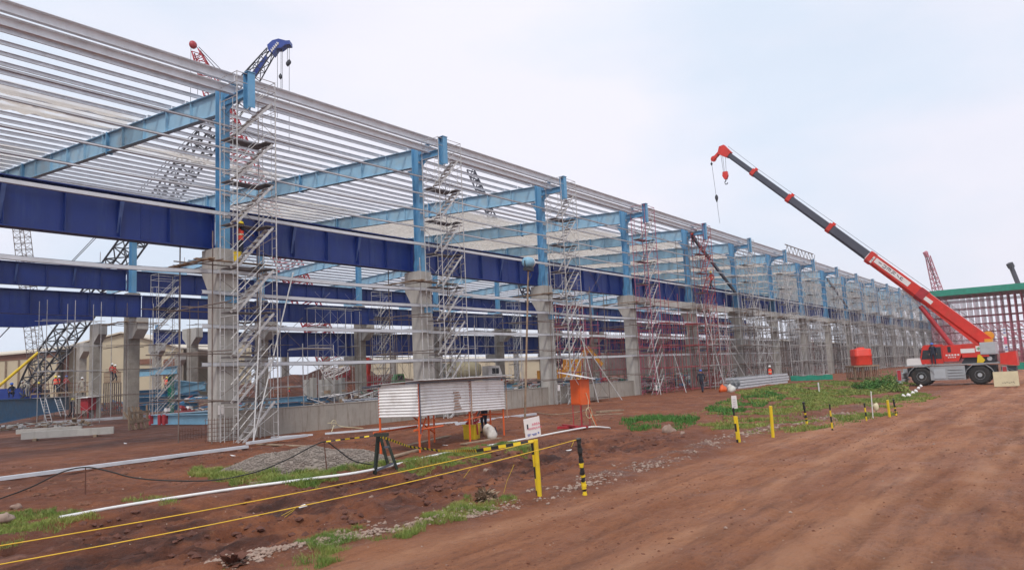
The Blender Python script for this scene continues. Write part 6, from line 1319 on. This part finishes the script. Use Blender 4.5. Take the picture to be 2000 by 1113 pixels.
n = 500; x = RNG.uniform(4, 14, n); y = road_edge(x)+.5+RNG.normal(0, .3, n); s_ = .015+.05*RNG.random(n)**3; rocks(np.stack([x, y, Hgt(x, y), s_], -1), m_stone, 'verge_stones', 'small stones below the right-hand row of posts')
n = 1500; x = RNG.uniform(-12, 30, n); y = RNG.uniform(-27, -2, n); s_ = .006+.03*RNG.random(n)**6; rocks(np.stack([x, y, Hgt(x, y), s_], -1), m_stone, 'scattered_pebbles', 'pebbles scattered over the mud and the road')
n = 5000; x = RNG.uniform(-12.5, 7, n); y = RNG.uniform(-19.2, -12.5, n); k_ = (masks(x, y)[3] > .25) & (fbm(x*.9, y*2.2, 4, 71) > .47); x, y = x[k_], y[k_]; s_ = .012+.075*RNG.random(len(x))**4; rocks(np.stack([x, y, Hgt(x, y), s_], -1), m_clod if 'm_clod' in globals() else M('mud_clods', (.11, .042, .027), .9, var=.3, sc=6, bump=.6, bsc=14), 'mud_clods', 'dark clods of churned mud below the ropes', cat='mud')
n = 5200; x = -13+RNG.random(n)**1.7*34; y = RNG.uniform(-27.9, -20.8, n); k_ = fbm(x*.7, y*1.6, 4, 73) > .5; x, y = x[k_], y[k_]; s_ = .005+.022*RNG.random(len(x))**3
rocks(np.stack([x, y, Hgt(x, y), s_], -1), M('dark_road_crumbs', (.15, .055, .03), .95, var=.4, sc=8), 'road_crumbs', 'dark earth crumbs dropped on the dirt road', cat='mud')
n = 2600; x = RNG.uniform(-11, 14, n); y = RNG.uniform(-12.5, -1.0, n); k_ = fbm(x*.6, y*1.2, 4, 74) > .50; x, y = x[k_], y[k_]; s_ = .015+.09*RNG.random(len(x))**4
rocks(np.stack([x, y, Hgt(x, y), s_], -1), M('earth_lump', (.15, .065, .038), .95, var=.5, sc=6), 'yard_stones', 'loose earth lumps in the yard before the hall', cat='stones')
for px, py, s_, lab in ((1306, 845, .28, 'largest pale boulder left of the narrow white plate'), (1333, 848, .10, 'small stone right of the pale boulder'), (950, 922, .09, 'round stone in the churned mud below the shed'), (32, 993, .10, 'pale stone at the left edge by the grass'), (10, 1016, .14, 'flat stone at the very left edge above the grass patch'), (1070, 985, .04, 'stone at the foot of the thick yellow post'), (725, 972, .05, 'small stone in the mud left of the trestle')):
    p = G(px, py); v, f = blob((0, 0, s_*.3), s_, s_*.8, s_*.6, int(px), 14, 9, .3); b = MB(); b.add(v, f); o = b.build('stone', m_stone, None, True); o.location = p; tag(o, lab, 'stone')
for i, pq in enumerate(((1765, 777), (1774.5, 775), (1783, 770), (1789, 766.5), (1794, 760.5), (1799, 756))): p = G(*pq); v, f_ = blob((0, 0, .08), .11+.03*random.random(), .11, .12, i, 10, 7, .25); b = MB(); b.add(v, f_); o = b.build('white_kerb_stone', m_board, None, True); o.location = p; tag(o, 'white kerb stone, '+ORD[i]+' from the camera in the line before the mobile crane', 'stone', 'white kerb stones')
for i, (px, py, mt) in enumerate(((590, 990, m_board), (245, 866, m_board), (330, 915, m_beige), (300, 900, m_board), (1110, 880, m_whitep), (1010, 900, m_board), (455, 890, m_board), (870, 870, m_board), (845, 880, m_bluep))):
    p = G(px, py); b = MB(); b.hexa([(-.09, -.04, 0), (.08, -.05, .01), (.1, .05, .03), (-.07, .06, 0), (-.09, -.04, .012), (.08, -.05, .022), (.1, .05, .042), (-.07, .06, .012)]); o = b.build('litter_scrap', mt); o.location = p; o.rotation_euler.z = i*1.3; tag(o, 'small scrap of litter on the mud, '+ORD[i]+' of nine', 'litter', 'litter scraps on the mud')
# gravel heap
gc_ = G(605, 915); n = 64; vs = []
def gh(x, y): r_ = (x/2.4)**2+(y/1.15)**2; return .52*np.maximum(0, 1-r_)**.8*(.75+.5*fbm(x*1.5+9, y*1.5, 3, 50))
gx, gy = np.meshgrid(np.linspace(-2.6, 2.6, n), np.linspace(-1.3, 1.3, n)); gzz = gh(gx, gy)-.03; V = np.stack([gx, gy, gzz], -1).reshape(-1, 3); idx = np.arange(n*n).reshape(n, n); Q = np.stack([idx[:-1, :-1], idx[:-1, 1:], idx[1:, 1:], idx[1:, :-1]], -1).reshape(-1, 4)
n = 5200; a = RNG.uniform(0, 6.28, n); rr_ = np.sqrt(RNG.random(n))*1.08; x, y = rr_*np.cos(a)*2.4, rr_*np.sin(a)*1.15; s_ = RNG.uniform(.014, .036, n)
o = npmesh('gravel_heap', V, Q, m_gravel); tag(o, 'low heap of grey gravel behind the grass at the trestle', 'gravel', kind='stuff'); o.location = (gc_.x, gc_.y, gc_.z); o.rotation_euler.z = math.radians(-52)
o = rocks(np.stack([x, y, gh(x, y)-.02, s_], -1), m_gravel, 'gravel_stones', 'loose grey stones covering the gravel heap'); o.location = (gc_.x, gc_.y, gc_.z); o.rotation_euler.z = math.radians(-52)
def inpoly(px, py, poly):
    c = np.zeros(len(px), bool); n = len(poly)
    for i in range(n):
        x1, y1 = poly[i]; x2, y2 = poly[(i+1) % n]
        c ^= ((y1 > py) != (y2 > py)) & (px < (x2-x1)*(py-y1)/(y2-y1+1e-12)+x1)
    return c
def proj_np(x, y, z):
    d = np.stack([x-CAMP[0], y-CAMP[1], z-CAMP[2]], -1); w_ = d@FW; return 1000+F*(d@RT)/w_, 556.5-F*(d@UP)/w_
def grass(poly_px, dens, h, name, lab, thr=.42, seed=0, fsc=1.2, wid=.006, mat=None, soft=14):
    W = np.array([[*G(px, py).xy] for px, py in poly_px]); lo_, hi_ = W.min(0)-.3, W.max(0)+.3; n = int(dens*(hi_[0]-lo_[0])*(hi_[1]-lo_[1])); n = min(n, 400000)
    rg = np.random.default_rng(seed); x = rg.uniform(lo_[0], hi_[0], n); y = rg.uniform(lo_[1], hi_[1], n)
    jx, jy = (fbm(x*2, y*2, 3, 60)-.5)*.7, (fbm(x*2, y*2, 3, 61)-.5)*.7
    k_ = inpoly(x+jx, y+jy, W) & (ss(thr-.09, thr+.16, fbm(x*fsc, y*fsc, 4, seed+90)) > rg.random(n)*1.05); x, y = x[k_], y[k_]; n = len(x)
    z = Hgt(x, y)-.01; dist = np.hypot(x-CAMP[0], y-CAMP[1]); f = fbm(x*3, y*3, 2, 5)
    H_ = h*(.35+.9*rg.random(n)**1.3)*(.5+f); a = rg.uniform(0, 6.28, n); ln = rg.normal(0, .45, (n, 2))*H_[:, None]; w_ = wid*(.7+.6*rg.random(n))*np.maximum(1, dist/14)
    B0 = np.stack([x-np.cos(a)*w_, y-np.sin(a)*w_, z], -1); B1 = np.stack([x+np.cos(a)*w_, y+np.sin(a)*w_, z], -1)
    M0 = np.stack([x+ln[:, 0]*.35-np.cos(a)*w_*.7, y+ln[:, 1]*.35-np.sin(a)*w_*.7, z+H_*.6], -1); M1 = np.stack([x+ln[:, 0]*.35+np.cos(a)*w_*.7, y+ln[:, 1]*.35+np.sin(a)*w_*.7, z+H_*.6], -1); T_ = np.stack([x+ln[:, 0], y+ln[:, 1], z+H_*.98], -1)
    V = np.stack([B0, B1, M1, M0, T_], 1).reshape(-1, 3); o5 = np.arange(n)[:, None]*5
    Q = np.concatenate([o5+np.array([[0, 1, 2]]), o5+np.array([[0, 2, 3]]), o5+np.array([[3, 2, 4]])]); return tag(npmesh(name, V, Q, mat or m_grass, None, False), lab, 'grass', kind='stuff')
grass([(-30, 1010), (60, 1003), (150, 1002), (182, 1020), (120, 1048), (-30, 1072)], 4200, .08, 'grass_patch', 'short green grass patch at the lower left edge', .50, 1, 2.0, .004)
grass([(375, 915), (470, 920), (560, 918), (640, 908), (700, 905), (765, 915), (650, 932), (590, 948), (450, 948), (390, 932)], 4200, .13, 'grass_patch', 'bright grass in front of the gravel heap', .43, 2, 1.5, .005)
grass([(770, 905), (830, 892), (1000, 868), (1045, 880), (900, 908), (790, 925)], 3200, .10, 'grass_patch', 'thin grass strip under the long white pipe', .42, 3, 1.5, .005)
grass([(430, 1125), (560, 1082), (600, 1055), (680, 1032), (795, 1040), (900, 1010), (800, 1052), (740, 1075), (640, 1100), (560, 1125)], 8000, .085, 'grass_patch', 'weedy grass along the road edge at the bottom', .50, 4, 2.6, .003)
grass([(800, 1012), (870, 990), (930, 972), (1020, 970), (990, 988), (880, 1015)], 8000, .075, 'grass_patch', 'grass tuft strip along the road edge left of the yellow post', .50, 5, 2.4, .0035)
grass([(240, 985), (280, 965), (350, 972), (330, 990)], 1500, .08, 'grass_patch', 'sparse weeds at the left end of the white pipe', .5, 12, 2.4, .004)
grass([(1200, 826), (1236, 818), (1290, 812), (1365, 818), (1330, 842), (1245, 840)], 520, .17, 'grass_patch', 'dense dark green clump left of the pale boulder', .50, 6, 1.1, .006, m_leafd)
grass([(1330, 822), (1380, 800), (1430, 782), (1480, 800), (1600, 772), (1700, 780), (1785, 764), (1835, 774), (1760, 808), (1640, 833), (1500, 850), (1420, 852), (1380, 840)], 560, .10, 'grass_patch', 'wide tufty grass around the right-hand row of posts', .53, 7, .75, .007)
grass([(1440, 768), (1520, 752), (1600, 745), (1740, 736), (1795, 752), (1700, 772), (1560, 778), (1480, 792)], 300, .13, 'grass_patch', 'green grass between the stacked channels and the crane', .50, 8, .55, .009)
grass([(1380, 800), (1430, 775), (1500, 765), (1540, 775), (1480, 800), (1420, 812)], 260, .14, 'grass_patch', 'taller dark grass behind the first right-hand posts', .50, 9, .7, .009, m_leafd)
# leafy bushes near the crane
def bush(px, py, h, w_, n, lab, mt=m_leafd, seed=1):
    p = G(px, py); rg = np.random.default_rng(seed); r = thing('weed_bush', lab, 'bush', p); th = rg.uniform(0, 6.28, n); rr_ = np.sqrt(rg.random(n))*w_; z = h*(rg.random(n)**.8)*np.clip(1.15-(rr_/w_)**2, .15, 1)*(.7+.5*np.sin(th*3+1)); x, y = rr_*np.cos(th), rr_*np.sin(th); a = rg.uniform(0, 6.28, n); L_ = rg.uniform(.08, .2, n); dz = rg.uniform(-.1, .14, n)
    dx, dy = np.cos(a)*L_, np.sin(a)*L_; A = np.stack([x, y, z], -1); T_ = np.stack([x+dx, y+dy, z+dz], -1); s1 = np.stack([x+dx*.5-dy*.3, y+dy*.5+dx*.3, z+dz*.7+.02], -1); s2 = np.stack([x+dx*.5+dy*.3, y+dy*.5-dx*.3, z+dz*.7-.02], -1)
    o = npmesh('foliage', np.stack([A, s2, T_, s1], 1).reshape(-1, 3), np.arange(n)[:, None]*4+np.array([[0, 1, 2, 3]]), mt, None, False); o.parent = r
    b = MB(); rr = random.Random(seed)
    for i in range(14): q = rr.uniform(0, 6.28); b.tube((0, 0, 0), (math.cos(q)*w_*.7, math.sin(q)*w_*.7, h*rr.uniform(.5, .9)), .012, 4)
    b.build('stems', m_leafd, r)
bush(1712, 760, .8, 1.4, 1300, 'dark green leafy bush left of the crane front wheel', seed=1); bush(1735, 752, 1.1, 1.1, 1100, 'taller green bush nearest the front outrigger', seed=2); bush(1690, 757, .6, 1.2, 800, 'low green bush below the red water tank', seed=3); bush(1745, 765, .7, 1.0, 900, 'small light green bush by the white kerb stones', m_grass, 4)
bush(948, 975, .12, .12, 160, 'small brown weed clump on the road edge', m_wood, 5); bush(455, 1103, .05, .07, 120, 'dry brown weed among the roadside stones at the bottom', m_brownr, 6)

# ------------------------------------------------------------------ haze
if HAZE:
    b = MB(); b.box(-120, 520, -260, 420, -3.5, 52); hz = b.build('haze', None if False else bpy.data.materials.new('pale_haze')); hm = hz.data.materials[0]; hm.use_nodes = True; t = hm.node_tree; t.nodes.clear()
    o_ = t.nodes.new('ShaderNodeOutputMaterial'); v_ = t.nodes.new('ShaderNodeVolumePrincipled'); v_.inputs['Color'].default_value = (.93, .93, .96, 1); v_.inputs['Density'].default_value = HAZE; v_.inputs['Anisotropy'].default_value = .2
    t.links.new(v_.outputs[0], o_.inputs['Volume']); hz['kind'] = 'stuff'; hz['label'] = 'thin pale haze over the whole site'
for o in S.objects:
    if o.parent is None and 'label' in o and 'kind' not in o: o['kind'] = 'thing'
